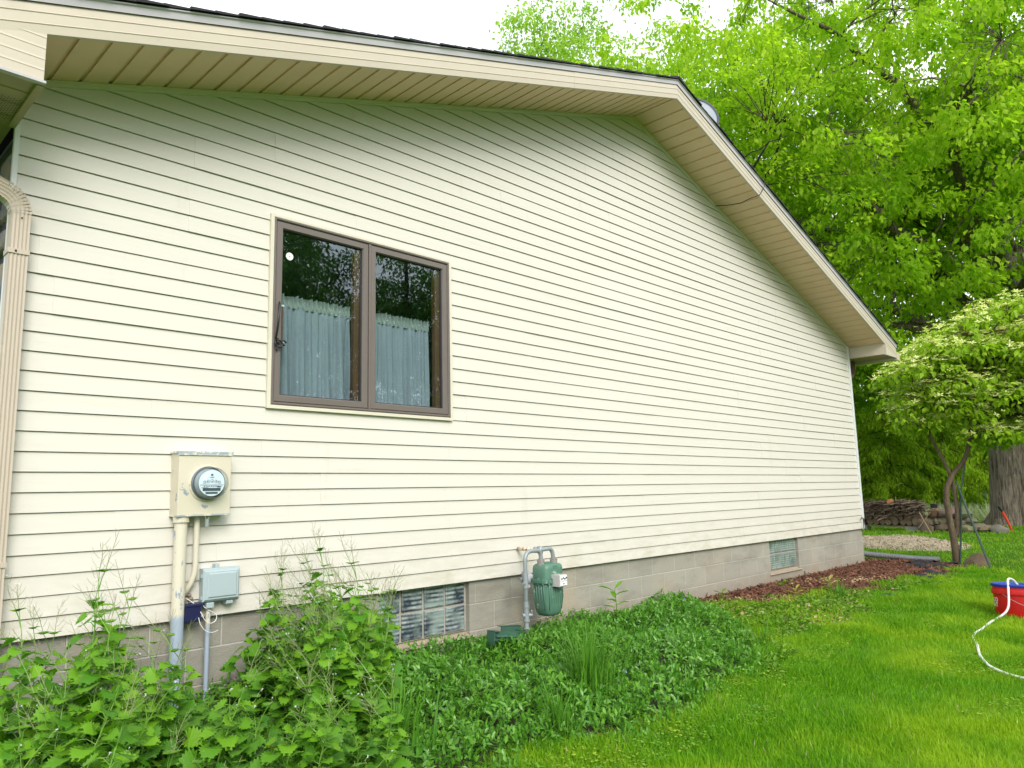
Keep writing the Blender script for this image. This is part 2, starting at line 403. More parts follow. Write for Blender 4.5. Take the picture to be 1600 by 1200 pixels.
# fascia in lapped lengths with two pressed ribs
fx = [.28, 2.9, 4.735, 6.30, 6.42, 9.2, 12.58]
prof = lambda o: [(YF - o, -.012), (YF - .004 - o, .030), (YF - .0075 - o, .034), (YF - .004 - o, .039), (YF - .004 - o, .088), (YF - .0075 - o, .092), (YF - .004 - o, .097), (YF - o, .140), (YF - o, .143), (YF + .02, .143), (YF + .02, -.012)]
mbf = MB()
for i, (a, b) in enumerate([(.28, 4.72), (4.72, 6.42), (6.42, 9.4), (9.4, 12.60)]):
    t = rake(prof(.0015 * (i % 2)), [a, b]); mbf.add(t.v, t.f)
# box return end faces
mbf.add([(.28, YF, 2.587), (XL, YF, 2.587), (XL, YF, S(XL)), (.28, YF, S(.28))], [(0, 1, 2, 3)])
mbf.add([(12.13, YF, 2.645), (12.60, YF, 2.645), (12.60, YF, S(12.60)), (12.13, YF, S(12.13))], [(0, 1, 2, 3)])
mbf.add([(12.115, YF - .002, 2.645), (12.115, .0, 2.645), (12.115, .0, S(12.115)), (12.115, YF - .002, S(12.115))], [(0, 1, 2, 3)])
mbf.add([(XL, YF, 2.587), (XL, 0, 2.587), (XL, 0, S(XL)), (XL, YF, S(XL))], [(0, 1, 2, 3)])
for k in range(1, 5):     # lapped lines on the left end face
    z = 2.587 + k * .055; mbf.add([(.28, YF - .002, z), (XL, YF - .002, z), (XL, YF, z + .012), (.28, YF, z + .012), (.28, YF, z), (XL, YF, z)], [(0, 1, 2, 3), (4, 5, 1, 0)])
hb(mbf, 'fascia', M_FAS)
p = MB(); p.box((.2, YF - .012, 2.578), (XL + .008, YF + .02, 2.590)); hb(p, 'return_trim', M_DRIP)
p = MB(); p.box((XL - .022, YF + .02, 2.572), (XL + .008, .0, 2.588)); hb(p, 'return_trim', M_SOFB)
p = MB(); p.box((12.106, YF - .006, 2.636), (12.62, YF + .018, 2.647)); hb(p, 'return_trim', M_DRIP)
hb(rake([(YF - .004, .145), (YF - .010, .142), (YF - .016, .178), (YF - .026, .184), (YF - .026, .190), (YF, .190)], [.26, 4.3, XP, 12.62]), 'drip_edge', M_DRIP)
# eave soffits (flat) each side
so_ = MB(); soffit(.2, XL, lambda x: 2.587, YF, 8, .15) if False else None
def eave(x0, x1, z):
    mb = MB(); y = YF + .02; k = 0
    while y < 8:
        e = y + .15; mb.add([(x0, y, z), (x1, y, z), (x1, e - .014, z), (x0, e - .014, z), (x0, e - .010, z + .012), (x1, e - .010, z + .012), (x0, e, z), (x1, e, z)], [(0, 3, 2, 1), (3, 4, 5, 2), (4, 6, 7, 5)]); y = e
    return mb
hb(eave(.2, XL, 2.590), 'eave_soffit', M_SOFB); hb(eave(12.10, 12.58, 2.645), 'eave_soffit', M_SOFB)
# perforated vent strip on left eave: rows of small round holes
ph = MB()
for i in range(8):
    for j in range(46):
        cx, cy = .34 + i * .024 + (j % 2) * .012, -.26 + j * .011
        ph.add([(cx + .0045 * math.cos(a), cy + .0045 * math.sin(a), 2.5888) for a in (0, PI / 3, 2 * PI / 3, PI, 4 * PI / 3, 5 * PI / 3)], [(0, 1, 2, 3, 4, 5)])
for i in range(17):
    for j in range(24):
        cx, cy = .38 + i * .024 + (j % 2) * .012, -.30 + j * .011
        ph.add([(cx + .0042 * math.cos(a), cy + .0042 * math.sin(a), 2.5885) for a in (0, PI / 3, 2 * PI / 3, PI, 4 * PI / 3, 5 * PI / 3)], [(0, 1, 2, 3, 4, 5)])
hb(ph, 'vent_holes', M_DARKGAP)
# roof : deck and shingle courses with ragged rake edge
rf = MB()
for sx in (-1, 1):
    xe = .18 if sx < 0 else 12.68
    rf.add([(XP, YF - .02, S(XP) + .192), (xe, YF - .02, S(xe) + .192), (xe, 8.6, S(xe) + .192), (XP, 8.6, S(XP) + .192), (XP, YF - .02, S(XP) + .205), (xe, YF - .02, S(xe) + .205), (xe, 8.6, S(xe) + .205), (XP, 8.6, S(XP) + .205)],
           [(0, 1, 5, 4), (1, 2, 6, 5), (4, 5, 6, 7), (0, 3, 2, 1)] if sx > 0 else [(0, 4, 5, 1), (1, 5, 6, 2), (4, 7, 6, 5), (0, 1, 2, 3)])
    n = int(abs(XP - xe) / .134); rs = random.Random(5)
    for i in range(n):
        xa = XP + sx * i * .134; xb = xa + sx * .16; y0 = YF - .032 - rs.uniform(0, .014)
        h0, h1 = .203, 0; rs.uniform(0, .006)
        y = y0
        while y < 1.6:
            e = y + rs.uniform(.16, .34); dz = rs.uniform(-.002, .004)
            if y < y0 + .9 or i < 5:
                rf.add([(xa, y, S(xa) + h0), (xb, y, S(xb) + h0 + .008 + dz), (xb, e, S(xb) + h0 + .008 + dz), (xa, e, S(xa) + h0), (xa, y, S(xa) + .195), (xb, y, S(xb) + .195), (xb, e, S(xb) + .195)], [(0, 1, 2, 3), (4, 5, 1, 0), (5, 6, 2, 1)])
            y = e + .004
for i in range(40):    # ridge caps
    y = YF - .04 + i * .22; rf.add([(XP - .15, y, S(XP - .15) + .216), (XP, y, S(XP) + .226), (XP + .15, y, S(XP + .15) + .216), (XP - .15, y + .26, S(XP - .15) + .208), (XP, y + .26, S(XP) + .217), (XP + .15, y + .26, S(XP + .15) + .208), (XP - .15, y, S(XP - .15) + .205), (XP, y, S(XP) + .212), (XP + .15, y, S(XP + .15) + .205)], [(0, 1, 4, 3), (1, 2, 5, 4), (6, 7, 1, 0), (7, 8, 2, 1)])
hb(rf, 'roof', M_SHIN)
# hidden walls of the house (side, rear) so that it is closed
bw = MB(); bw.box((XR - .06, .03, 0), (XR + .0, 8, 2.7)); bw.box((XL, 7.9, -.6), (XR, 8.0, 2.7))
bw.add([(XL, 8.0, 2.7), (XR, 8.0, 2.7), (XP, 8.0, ZP)], [(0, 1, 2)]); hb(bw, 'rear_wall', M_SID)
# stone veneer wall facing left
M_STONE = pm('dark_field_stone', (.24, .20, .15), .8, .35, 7, .8, c2=(.10, .13, .19), thr=(.5, .6)); M_MORT = pm('dark_mortar', (.055, .058, .075), .95, .3, 12, 1)
st = MB(); st.box((.838, .013, -.6), (.86, 8, 2.60)); mort = hb(st, 'stone_wall', M_MORT)
rs = random.Random(4); z = -.55
ss = MB()
while z < 2.5:
    h = rs.uniform(.14, .26); y = .03 - rs.uniform(0, .1)
    while y < 3:
        ln = rs.uniform(.2, .5); yy0 = max(y, .022); yy1 = y + ln
        n = 9; ring = []; 
        cy, cz = (yy0 + yy1) / 2, z + h / 2
        for k in range(n):
            a = 2 * PI * k / n; e = .5
            ring.append((cy + (yy1 - yy0) / 2 * .93 * math.copysign(abs(math.cos(a)) ** e, math.cos(a)) * rs.uniform(.86, 1), cz + h / 2 * .9 * math.copysign(abs(math.sin(a)) ** e, math.sin(a)) * rs.uniform(.84, 1)))
        v = [(.842, a, b) for a, b in ring] + [(.822, a, b) for a, b in ring] + [(.812 - rs.uniform(0, .008), cy + (a - cy) * .8, cz + (b - cz) * .8) for a, b in ring]
        ss.add(v, [(k, (k + 1) % n, n + (k + 1) % n, n + k) for k in range(n)] + [(n + k, n + (k + 1) % n, 2 * n + (k + 1) % n, 2 * n + k) for k in range(n)] + [tuple(2 * n + k for k in range(n))])
        y = yy1 + .02
    z += h + .018
hb(ss, 'stone', M_STONE, angle=50)

# ---- big window -----------------------------------------------------------
jt = MB(); a, b, c, d = WX0, WX1, WZ0, WZ1; t_ = .024
jt.box((a - .012, -.030, c - .016), (a + t_ - .012, .02, d + .012)); jt.box((b - t_ + .012, -.030, c - .016), (b + .012, .02, d + .012))
jt.box((a + t_ - .012, -.030, d - .006), (b - t_ + .012, .02, d + .012)); jt.box((a + t_ - .012, -.030, c - .016), (b - t_ + .012, .02, c + .006))
hb(jt, 'window_trim', M_TRIM)
fx0, fx1, fz0, fz1 = 2.245, 3.726, 1.236, 2.460
def frame_rect(mb, x0, x1, z0, z1, wdt, y0, y1, ch=.004):
    """mitred frame with chamfered outer face"""
    P = lambda e, y: [(x0 + e, y, z0 + e), (x1 - e, y, z0 + e), (x1 - e, y, z1 - e), (x0 + e, y, z1 - e)]
    rings = [P(0, y1), P(0, y0 + ch), P(ch, y0), P(wdt - ch * 1.6, y0), P(wdt, y0 + ch * 2.5), P(wdt, y1)]
    v = [q for r_ in rings for q in r_]; f = []
    for i in range(5):
        for k in range(4): k2 = (k + 1) % 4; f.append((i * 4 + k, i * 4 + k2, (i + 1) * 4 + k2, (i + 1) * 4 + k))
    mb.add(v, f)
wf = MB(); frame_rect(wf, fx0, fx1, fz0, fz1, .018, -.034, .09)
wf.box((2.974, -.030, fz0 + .018), (2.992, .09, fz1 - .018))
win = hb(wf, 'window', M_FRAME)
def fres(nt, node, ior):
    """same reflectance from both sides of a thin pane"""
    g = nt.nodes.new('ShaderNodeNewGeometry'); m = nt.nodes.new('ShaderNodeMix'); m.inputs[2].default_value = ior; m.inputs[3].default_value = 1 / ior
    nt.links.new(g.outputs['Backfacing'], m.inputs[0]); nt.links.new(m.outputs[0], node.inputs[0])
def glass_mat():
    m = bpy.data.materials.new('window_glass'); m.use_nodes = True; nt = m.node_tree; nt.nodes.clear()
    o = nt.nodes.new('ShaderNodeOutputMaterial'); ms = nt.nodes.new('ShaderNodeMixShader'); tr = nt.nodes.new('ShaderNodeBsdfTransparent'); gl = nt.nodes.new('ShaderNodeBsdfGlossy'); fr = nt.nodes.new('ShaderNodeFresnel')
    tr.inputs[0].default_value = (.90, .98, 1, 1); gl.inputs['Roughness'].default_value = .0; gl.inputs['Color'].default_value = (.8, .92, 1, 1); fres(nt, fr, 2.35)
    b = nt.nodes.new('ShaderNodeBump'); b.inputs['Strength'].default_value = .03; b.inputs['Distance'].default_value = .01
    nt.links.new(nz(nt, 3.0, 2), b.inputs['Height']); nt.links.new(b.outputs[0], gl.inputs['Normal'])
    nt.links.new(fr.outputs[0], ms.inputs[0]); nt.links.new(tr.outputs[0], ms.inputs[1]); nt.links.new(gl.outputs[0], ms.inputs[2]); nt.links.new(ms.outputs[0], o.inputs[0]); return m
M_GLASS = glass_mat()
for (x0, x1) in ((fx0 + .020, 2.972), (2.994, fx1 - .020)):
    s = MB(); frame_rect(s, x0, x1, fz0 + .020, fz1 - .020, .046, -.026, .05)
    so1 = s.build('sash', M_FRAME, win)
    g = MB(); frame_rect(g, x0 + .0462, x1 - .0462, fz0 + .0662, fz1 - .0662, .006, -.012, .03, .002); g.build('gasket', M_FRAMED, win)
    gp = MB(); gp.add([(x0 + .05, .0, fz0 + .07), (x1 - .05, .0, fz0 + .07), (x1 - .05, .0, fz1 - .07), (x0 + .05, .0, fz1 - .07)], [(0, 1, 2, 3)]); gp.build('pane', M_GLASS, win)
    wd = MB(); wd.box((x1 - .095, .012, fz0 + .03), (x1 - .053, .05, fz1 - .03)); wd.build('wood_jamb', M_WOOD, win)
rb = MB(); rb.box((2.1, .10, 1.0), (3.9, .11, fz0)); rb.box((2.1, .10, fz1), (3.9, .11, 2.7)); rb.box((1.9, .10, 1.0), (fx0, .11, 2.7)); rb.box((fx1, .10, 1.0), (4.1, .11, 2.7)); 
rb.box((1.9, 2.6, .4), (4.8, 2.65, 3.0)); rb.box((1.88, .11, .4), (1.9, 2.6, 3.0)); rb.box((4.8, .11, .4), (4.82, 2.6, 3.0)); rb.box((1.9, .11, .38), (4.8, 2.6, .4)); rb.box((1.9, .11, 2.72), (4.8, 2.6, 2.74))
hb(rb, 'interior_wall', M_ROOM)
wb = MB(); wb.box((fx0, .09, fz0 - .02), (fx0 + .05, .12, fz1)); wb.box((fx1 - .04, .09, fz0), (fx1, .12, fz1)); wb.box((2.95, .092, fz0), (3.015, .13, fz1)); wb.box((fx0, .09, fz1 - .03), (fx1, .12, fz1)); wb.build('wood_frame', M_WOOD, win)
# round sticker with a hole, lever with white ends
p = MB(); M = Matrix.Translation((2.368, -.003, 2.225)) @ Matrix.Rotation(PI / 2, 4, 'X'); p.lathe([(.004, 0), (.026, 0), (.026, .002), (.004, .002)], 28, M, caps=False); p.build('round_sticker', M_WHITE, win)
p = MB(); p.box((2.320, .012, 1.655), (2.338, .03, 1.885)); lv = p.build('sash_lever', pm('brown_lever', (.16, .07, .045), .4, .1), win)
p = MB(); p.cbox((2.309, .006, 1.882), (2.345, .034, 1.895), .002); p.cbox((2.306, .006, 1.643), (2.348, .034, 1.655), .002); p.build('lever_cap', M_WHITE, lv)
# black wrought handle on the left stile
p = MB(); pts = []
for k in range(15): t = k / 14; pts.append((2.285 - .022 * math.sin(PI * min(1, t * 1.6) * .5), -.040 - .030 * math.sin(PI * t), 1.90 - .245 * t))
p.tube(pts, [.003] + [.0075] * 13 + [.005], 8)
def curl(cx, cz, r0, a0, a1, y=-.045, rr=.005):
    return [(cx + r0 * math.cos(a), y, cz + r0 * math.sin(a)) for a in np.linspace(a0, a1, 14)]
p.tube(curl(2.283, 1.622, .024, 2.2, -3.6), [.006] * 14, 7); p.tube(curl(2.318, 1.632, .014, 0, 5.2), [.006] * 14, 7); p.tube(curl(2.286, 1.632, .011, 0, 5), [.005] * 14, 7)
p.tube([(2.272, -.046, 1.60), (2.268, -.04, 1.575)], [.006, .003], 7); p.box((2.272, -.042, 1.63), (2.284, -.024, 1.66))
p.build('handle', M_BLACK, win, smooth=True)
# curtains (things of their own hanging inside)
def fabric():
    m, nt, b = newmat('blue_grey_curtain'); c = mix(nt, (.20, .245, .275), (.29, .335, .365), nz(nt, 14, 5, stretch=(1, 1, .3))); nt.links.new(c, b.inputs['Base Color']); b.inputs['Roughness'].default_value = .85
    t = nt.nodes.new('ShaderNodeBsdfTranslucent'); t.inputs[0].default_value = (.35, .45, .48, 1); ms = nt.nodes.new('ShaderNodeMixShader'); ms.inputs[0].default_value = .12
    nt.links.new(b.outputs[0], ms.inputs[1]); nt.links.new(t.outputs[0], ms.inputs[2]); nt.links.new(ms.outputs[0], nt.nodes['Material Output'].inputs[0]); return m
M_CUR = fabric(); M_LACE = pm('curtain_ruffle', (.26, .31, .28), .9, .2, 30)
for ci, (x0, x1, lab) in enumerate(((2.31, 2.885, 'blue grey cafe curtain with ruffled top behind the left pane, wide folds'), (3.045, 3.60, 'blue grey cafe curtain with ruffled top behind the right pane, streaked by reflections'))):
    root = empty('curtain', ((x0 + x1) / 2, .072, 1.27), label=lab, cat='curtain', group='cafe curtains in the window')
    rs = np.random.default_rng(20 + ci); nx, nz_ = 150, 22; u = np.linspace(0, 1, nx)
    ph_ = np.cumsum(rs.uniform(.4, 1.6, nx)); ph_ = ph_ / ph_[-1] * 2 * PI * 5.5
    zz = np.linspace(0, 1, nz_); V = []
    for z in zz:
        amp = .010 + .020 * (1 - z) ** .7; yy = amp * (.55 + .45 * np.sin(u * 9 + ci * 2)) * np.sin(ph_ + .5 * math.sin(z * 3)) + .005 * np.sin(ph_ * 2.3 + 1 + z) + .003 * np.sin(u * 60 + z * 4)
        V.append(np.stack([(x0 - x1) / 2 + u * (x1 - x0) + .004 * np.cos(ph_), yy, np.full(nx, -.0 + z * .635) + .0 * u], 1))
    V = np.concatenate(V); i = (np.arange(nx - 1)[None] + (np.arange(nz_ - 1) * nx)[:, None]).ravel(); F = np.stack([i, i + 1, i + nx + 1, i + nx], 1)
    mesh_np('curtain_panel', V, F, M_CUR, root, True)
    V = []; nz2 = 8
    for k in range(nz2):
        z = .63 + k * .011; V.append(np.stack([(x0 - x1) / 2 + u * (x1 - x0), -.004 + (.004 + .003 * k) * np.sin(ph_ * 3.1 + k * .35) - .003 * np.sin(k), z + .005 * np.sin(ph_ * 2.2 + k) * (k > 3) + .006 * np.sin(ph_ * .8) * (k / 8)], 1))
    V = np.concatenate(V); i = (np.arange(nx - 1)[None] + (np.arange(nz2 - 1) * nx)[:, None]).ravel(); F = np.stack([i, i + 1, i + nx + 1, i + nx], 1)
    mesh_np('ruffle', V, F, M_LACE, root, True)
# ---- glass block windows --------------------------------------------------
def gb_mat(name, dark, light, dens):
    m, nt, b = newmat(name); t = nt.nodes.new('ShaderNodeTexCoord')
    wv = nt.nodes.new('ShaderNodeTexWave'); wv.bands_direction = 'Z'; wv.inputs['Scale'].default_value = dens; wv.inputs['Distortion'].default_value = 1.0; wv.inputs['Detail'].default_value = 2; wv.inputs['Detail Scale'].default_value = 1.2
    nt.links.new(t.outputs['Object'], wv.inputs['Vector'])
    f = nz(nt, 9, 3); mm = nt.nodes.new('ShaderNodeMath'); mm.operation = 'MULTIPLY'; nt.links.new(wv.outputs['Fac'], mm.inputs[0]); nt.links.new(ramp(nt, f, .36, .6), mm.inputs[1])
    c = mix(nt, dark, light, mm.outputs[0]); c = mix(nt, c, (.25, .31, .29), ramp(nt, nz(nt, 6, 4), .42, .66))  # pale rib lines and a grey-green reflection are painted into the glass colour
    nt.links.new(c, b.inputs['Base Color']); b.inputs['Roughness'].default_value = .12; b.inputs['Specular IOR Level'].default_value = .7; b.inputs['Coat Weight'].default_value = .5
    bump(nt, b, wv.outputs['Fac'], .3, .004); return m
M_GB = [gb_mat('ribbed_glass_dark', (.022, .032, .055), (.42, .47, .47), 10), gb_mat('ribbed_glass_pale', (.13, .18, .16), (.42, .50, .46), 12)]
M_GM = pm('glass_block_mortar', (.36, .345, .30), .8, .25, 16)
for wi, (g0, g1) in enumerate(GW):
    mb = MB(); pitch = .2; n = 4; x = g0
    mb.box((g0, .062, GZ0 - .0), (g1, .2, .03)); fr = hb(mb, 'glass_block_window', M_GM)
    for r_ in range(2):
        for k in range(n):
            x0 = g0 + .016 + k * (g1 - g0 - .02) / n; x1 = x0 + (g1 - g0 - .02) / n - .022; z0 = GZ0 + .012 + r_ * .197; z1 = z0 + .177
            b = MB(); P = lambda e, y: [(x0 + e, y, z0 + e), (x1 - e, y, z0 + e), (x1 - e, y, z1 - e), (x0 + e, y, z1 - e)]
            v = P(0, .063) + P(0, .052) + P(.008, .046) + P(.02, .049); f = []
            for i in range(3):
                for q in range(4): q2 = (q + 1) % 4; f.append((i * 4 + q, i * 4 + q2, i * 4 + 4 + q2, i * 4 + 4 + q))
            f.append((12, 13, 14, 15)); b.add(v, f); b.build('glass_block', M_GB[wi], fr)

# ---- downspouts, gutter -----------------------------------------------------
def dprof(wd, dp, ribs=5):
    pts = []; n = ribs * 2
    for k in range(n + 1): pts.append((-wd / 2 + wd * k / n, dp / 2 - (.0055 if k % 2 and 0 < k < n else 0)))
    for k in range(n + 1): pts.append((wd / 2 - wd * k / n, -dp / 2 + (.0055 if k % 2 and 0 < k < n else 0)))
    return pts
# the profile b axis faces -y (upv = -Y)
ds = empty('downspout', (.845, -.06, -.5), label='beige ribbed downspout with curved elbow at the left corner of the wall', cat='downspout')
p = MB(); prof = dprof(.084, .062); cx = .846; p.sweep([(cx - .845 + 0, 0, -.02), (cx - .845, 0, 2.60)], prof, (0, -1, 0)); p.build('pipe', M_DOWN, ds, angle=25)
el = []; 
for k in range(11):
    a = k / 10 * R(68); r0 = .115; el.append((cx - .845 - r0 * (1 - math.cos(a)), 0, 2.60 + r0 * math.sin(a)))
lx, lz = el[-1][0], el[-1][2]; el += [(lx - .1, 0, lz + .04), (lx - .26, 0, lz + .105)]
p = MB()
for i in range(len(el) - 1):     # corrugated: alternating widths
    p.sweep([el[i], el[i + 1]], [(a * (1.05 if i % 2 else 1.0), b * (1.05 if i % 2 else 1.0)) for a, b in dprof(.088, .066)], (0, -1, 0))
p.build('elbow', M_DOWN, ds, angle=25)
p = MB(); p.sweep([(lx - .25, 0, lz + .10), (lx - .34, 0, lz + .15), (lx - .36, 0, lz + .45)], dprof(.084, .062), (0, -1, 0)); p.build('pipe', M_DOWN, ds, angle=25)
for z in (2.40, .87):
    s = MB(); s.box((cx - .845 - .047, -.035, z - .012), (cx - .845 + .047, .055, z + .012)); so1 = s.build('strap', M_DOWN, ds)
    s = MB(); s.lathe([(.005, 0), (.005, .004), (.002, .006)], 10, Matrix.Translation((-.012, -.035, z)) @ Matrix.Rotation(PI / 2, 4, 'X')); s.build('screw', M_BLACK, so1)
s = MB(); s.lathe([(.004, 0), (.004, .004), (.002, .005)], 10, Matrix.Translation((.004, -.032, 2.575)) @ Matrix.Rotation(PI / 2, 4, 'X')); s.build('screw', M_BLACK, ds)
gt = MB(); gt.box((.10, YF - .01, 2.56), (.20, 8, 2.66)); hb(gt, 'gutter', M_FAS); gt = MB(); gt.box((12.60, YF - .01, 2.61), (12.72, 8, 2.72)); hb(gt, 'gutter', M_FAS)
M_DBR = pm('brown_downspout', (.17, .10, .075), .45, .15, 8)
d2 = empty('downspout', (12.3, .05, -.5), label='brown downspout elbow under the right eave behind the far corner of the wall', cat='downspout')
p = MB(); p.tube([(.10, .0, 3.14), (.10, 0, 3.0), (.08, 0, 2.94), (-.0, 0, 2.88), (-.12, .05, 2.84), (-.17, .07, 2.76), (-.17, .07, .1)], .038, 12); p.build('pipe', M_DBR, d2, smooth=True)

# ---- satellite dish on the roof ---------------------------------------------
DX = 7.17
dish = empty('satellite_dish', (DX, -.40, S(DX) + .225), label='grey satellite dish on the dark roof just behind the rake edge below the ridge', cat='satellite dish')
M_DISH = pm('grey_dish', (.26, .30, .34), .45, .05, 4); M_DRIM = pm('dark_dish_rim', (.03, .035, .05), .5, .1)
dn = Vector((-.55, -.80, .28)).normalized(); q = dn.to_track_quat('Z', 'Y').to_matrix().to_4x4(); Mx = Matrix.Translation((0, 0, .165)) @ q @ Matrix.Diagonal((.80, .88, .80, 1))
p = MB(); p.lathe([(.001, -.055), (.08, -.051), (.16, -.036), (.22, -.015), (.262, .0), (.262, -.006), (.22, -.021), (.16, -.042), (.08, -.057), (.001, -.061)], 40, Mx, caps=False); p.build('reflector', M_DISH, dish, smooth=True)
p = MB(); p.lathe([(.252, .002), (.262, .010), (.284, .004), (.286, -.012), (.262, -.018)], 48, Mx, caps=False); p.build('rim', M_DRIM, dish, smooth=True)
p = MB(); p.tube([(.03, .08, .09), (.05, .16, .02), (.05, .16, -.02)], .02, 10); p.box((-.03, .08, -.03), (.13, .24, -.0)); p.build('mast', M_GALV, dish)
fe = Vector((0, 0, .165)) + dn * .12 + Vector((.06, .03, -.16)); p = MB(); p.tube([(0, 0, .0), tuple(fe)], .010, 8); p.box(tuple(fe - Vector((.025, .025, .025))), tuple(fe + Vector((.025, .025, .025)))); p.build('feed_arm', M_DRIM, dish)
# black cable hanging over the rake
c = MB(); zz = lambda x: S(x)
c.tube([(8.095, -.02, S(8.095) - .02), (8.13, -.15, S(8.13) - .03), (8.14, -.34, S(8.14) - .05), (8.10, -.46, S(8.1) - .06), (8.13, -.575, S(8.13) - .03), (8.18, -.59, S(8.18) + .05), (8.22, -.60, S(8.22) + .12), (8.23, -.61, S(8.23) + .21), (8.28, -.4, S(8.28) + .245), (8.6, .3, S(8.6) + .245)], .005, 6)
tag(c.build('cable', M_BLACK, None, smooth=True), 'thin black cable looped under the right rake soffit and over the fascia', 'cable')
c = MB(); c.tube([(11.93, -.03, .13), (11.93, -.045, .175), (11.955, -.05, .165), (11.985, -.05, .10), (11.985, -.045, -.0), (12.02, -.05, -.015), (12.045, -.045, .03), (12.045, -.035, .16)], .006, 6)
tag(c.build('cable', M_BLACK, None, smooth=True), 'short black cable hook on the siding low beside the far right corner post', 'cable')

# ================================================================ ELECTRIC METER
M_BOX = pm('flaking_cream_paint', (.61, .56, .44), .5, .05, 6, c2=(.27, .31, .36), thr=(.625, .64))
def pipe_mat(name, zc):
    m, nt, b = newmat(name); t = nt.nodes.new('ShaderNodeTexCoord'); sp = nt.nodes.new('ShaderNodeSeparateXYZ'); nt.links.new(t.outputs['Object'], sp.inputs[0])
    mr = nt.nodes.new('ShaderNodeMapRange'); mr.inputs['From Min'].default_value = zc - .015; mr.inputs['From Max'].default_value = zc + .015; nt.links.new(sp.outputs[2], mr.inputs['Value'])
    grey = mix(nt, (.27, .33, .42), (.36, .42, .50), nz(nt, 7, 4, stretch=(3, 3, .4)))
    cream = mix(nt, (.61, .57, .46), (.27, .32, .38), ramp(nt, nz(nt, 26, 6, .65, stretch=(1, 1, .45)), .60, .63))
    nt.links.new(mix(nt, grey, cream, mr.outputs[0]), b.inputs['Base Color']); b.inputs['Roughness'].default_value = .5; return m
em = empty('electric_meter', (1.81, 0, -.5), label='round glass electric meter on a peeling cream metal box with two conduits on the siding', cat='electric meter')
O = lambda x, y, z: (x - 1.81, y, z + .5)
p = MB(); p.cbox(O(1.664, -.122, .572), O(1.962, .0, .918), .003); p.build('meter_box', M_BOX, em)
p = MB(); p.box(O(1.656, -.130, .916), O(1.970, .0, .926)); p.box(O(1.656, -.129, .903), O(1.970, -.1225, .916)); p.box(O(1.661, -.126, .566), O(1.965, -.0, .573)); p.build('box_lid_edge', pm('bare_galvanised_edge', (.38, .43, .47), .45, .15, 14, c2=(.68, .65, .52), thr=(.5, .55)), em)
Mm = Matrix.Translation(Vector(O(1.822, -.122, .747))) @ Matrix.Rotation(PI / 2, 4, 'X')
p = MB(); p.lathe([(.103, 0), (.103, .006), (.098, .010), (.094, .010)], 44, Mm, caps=False); p.build('socket_ring', M_BOX, em, smooth=True)
p = MB(); p.lathe([(.094, .0), (.094, .022), (.090, .026), (.086, .026)], 44, Mm, caps=False); p.build('meter_base', pm('meter_grey_ring', (.16, .19, .22), .3, .1, metal=.5), em, angle=35)
gm, gnt, gb_ = newmat('meter_glass'); gb_.inputs['Base Color'].default_value = (.9, .96, 1, 1); gb_.inputs['Roughness'].default_value = .03
t_ = gnt.nodes.new('ShaderNodeBsdfTransparent'); t_.inputs[0].default_value = (.86, .91, .94, 1); gl_ = gnt.nodes.new('ShaderNodeBsdfGlossy'); gl_.inputs['Roughness'].default_value = .04; fr_ = gnt.nodes.new('ShaderNodeFresnel'); fres(gnt, fr_, 1.55); ms_ = gnt.nodes.new('ShaderNodeMixShader')
gnt.links.new(fr_.outputs[0], ms_.inputs[0]); gnt.links.new(t_.outputs[0], ms_.inputs[1]); gnt.links.new(gl_.outputs[0], ms_.inputs[2]); gnt.links.new(ms_.outputs[0], gnt.nodes['Material Output'].inputs[0])
p = MB(); p.lathe([(.088, .02), (.088, .05), (.086, .085), (.080, .102), (.066, .112), (.04, .117), (.001, .118)], 44, Mm, caps=False); p.build('glass_dome', gm, em, smooth=True)
p = MB(); p.lathe([(.080, .006), (.080, .030), (.074, .036), (.074, .06)], 40, Mm, caps=False); p.build('inner_body', pm('meter_inner_grey', (.34, .39, .42), .4, .1, 12), em, smooth=True)
p = MB(); p.lathe([(.001, .064), (.073, .064), (.073, .060)], 40, Mm, caps=False); fc = p.build('dial_face', pm('dial_white', (.78, .84, .88), .4, .02), em)
p = MB()
for k in range(5):
    cx = -.042 + k * .021; ring = []
    for a in np.linspace(0, 2 * PI, 17): ring.append(Mm @ Vector((cx + .008 * math.cos(a), .012 + .008 * math.sin(a) - .004 * abs(k - 2), .0665)))
    p.tube(ring, .0007, 4)
    a = 1.1 + k * 1.9; p.tube([Mm @ Vector((cx, .012 - .004 * abs(k - 2), .067)), Mm @ Vector((cx + .007 * math.cos(a), .012 - .004 * abs(k - 2) + .007 * math.sin(a), .067))], .0014, 4)
pl = lambda x0, y0, x1, y1: p.box((x0, y0, .0645), (x1, y1, .0665), Mm)
pl(-.066, -.012, .066, -.0105); pl(-.050, -.044, .050, -.028); pl(-.034, -.060, .034, -.050); pl(-.010, .030, .012, .032); pl(-.006, .040, .006, .050)
for k in range(7): pl(-.045 + k * .013, -.020, -.037 + k * .013, -.017)
pl(-.06, -.026, -.02, -.0248); pl(.03, -.024, .055, -.019)
p.build('dial_marks', pm('dial_ink', (.07, .085, .10), .5, .05), fc)
def vis(mb, name, mat, parent, smooth=True, angle=None): return mb.build(name, mat, parent, smooth=smooth and not angle, angle=angle)
p = MB(); p.tube([O(1.705, -.075, .572), O(1.705, -.075, -.10 - .5)], .034, 20); p.build('conduit', pipe_mat('big_conduit_paint', .5 + .03), em, smooth=False, angle=40)
p = MB(); p.tube([O(1.705, -.075, .570), O(1.705, -.075, .533)], .043, 20); p.build('conduit_collar', M_BOX, em, angle=40)
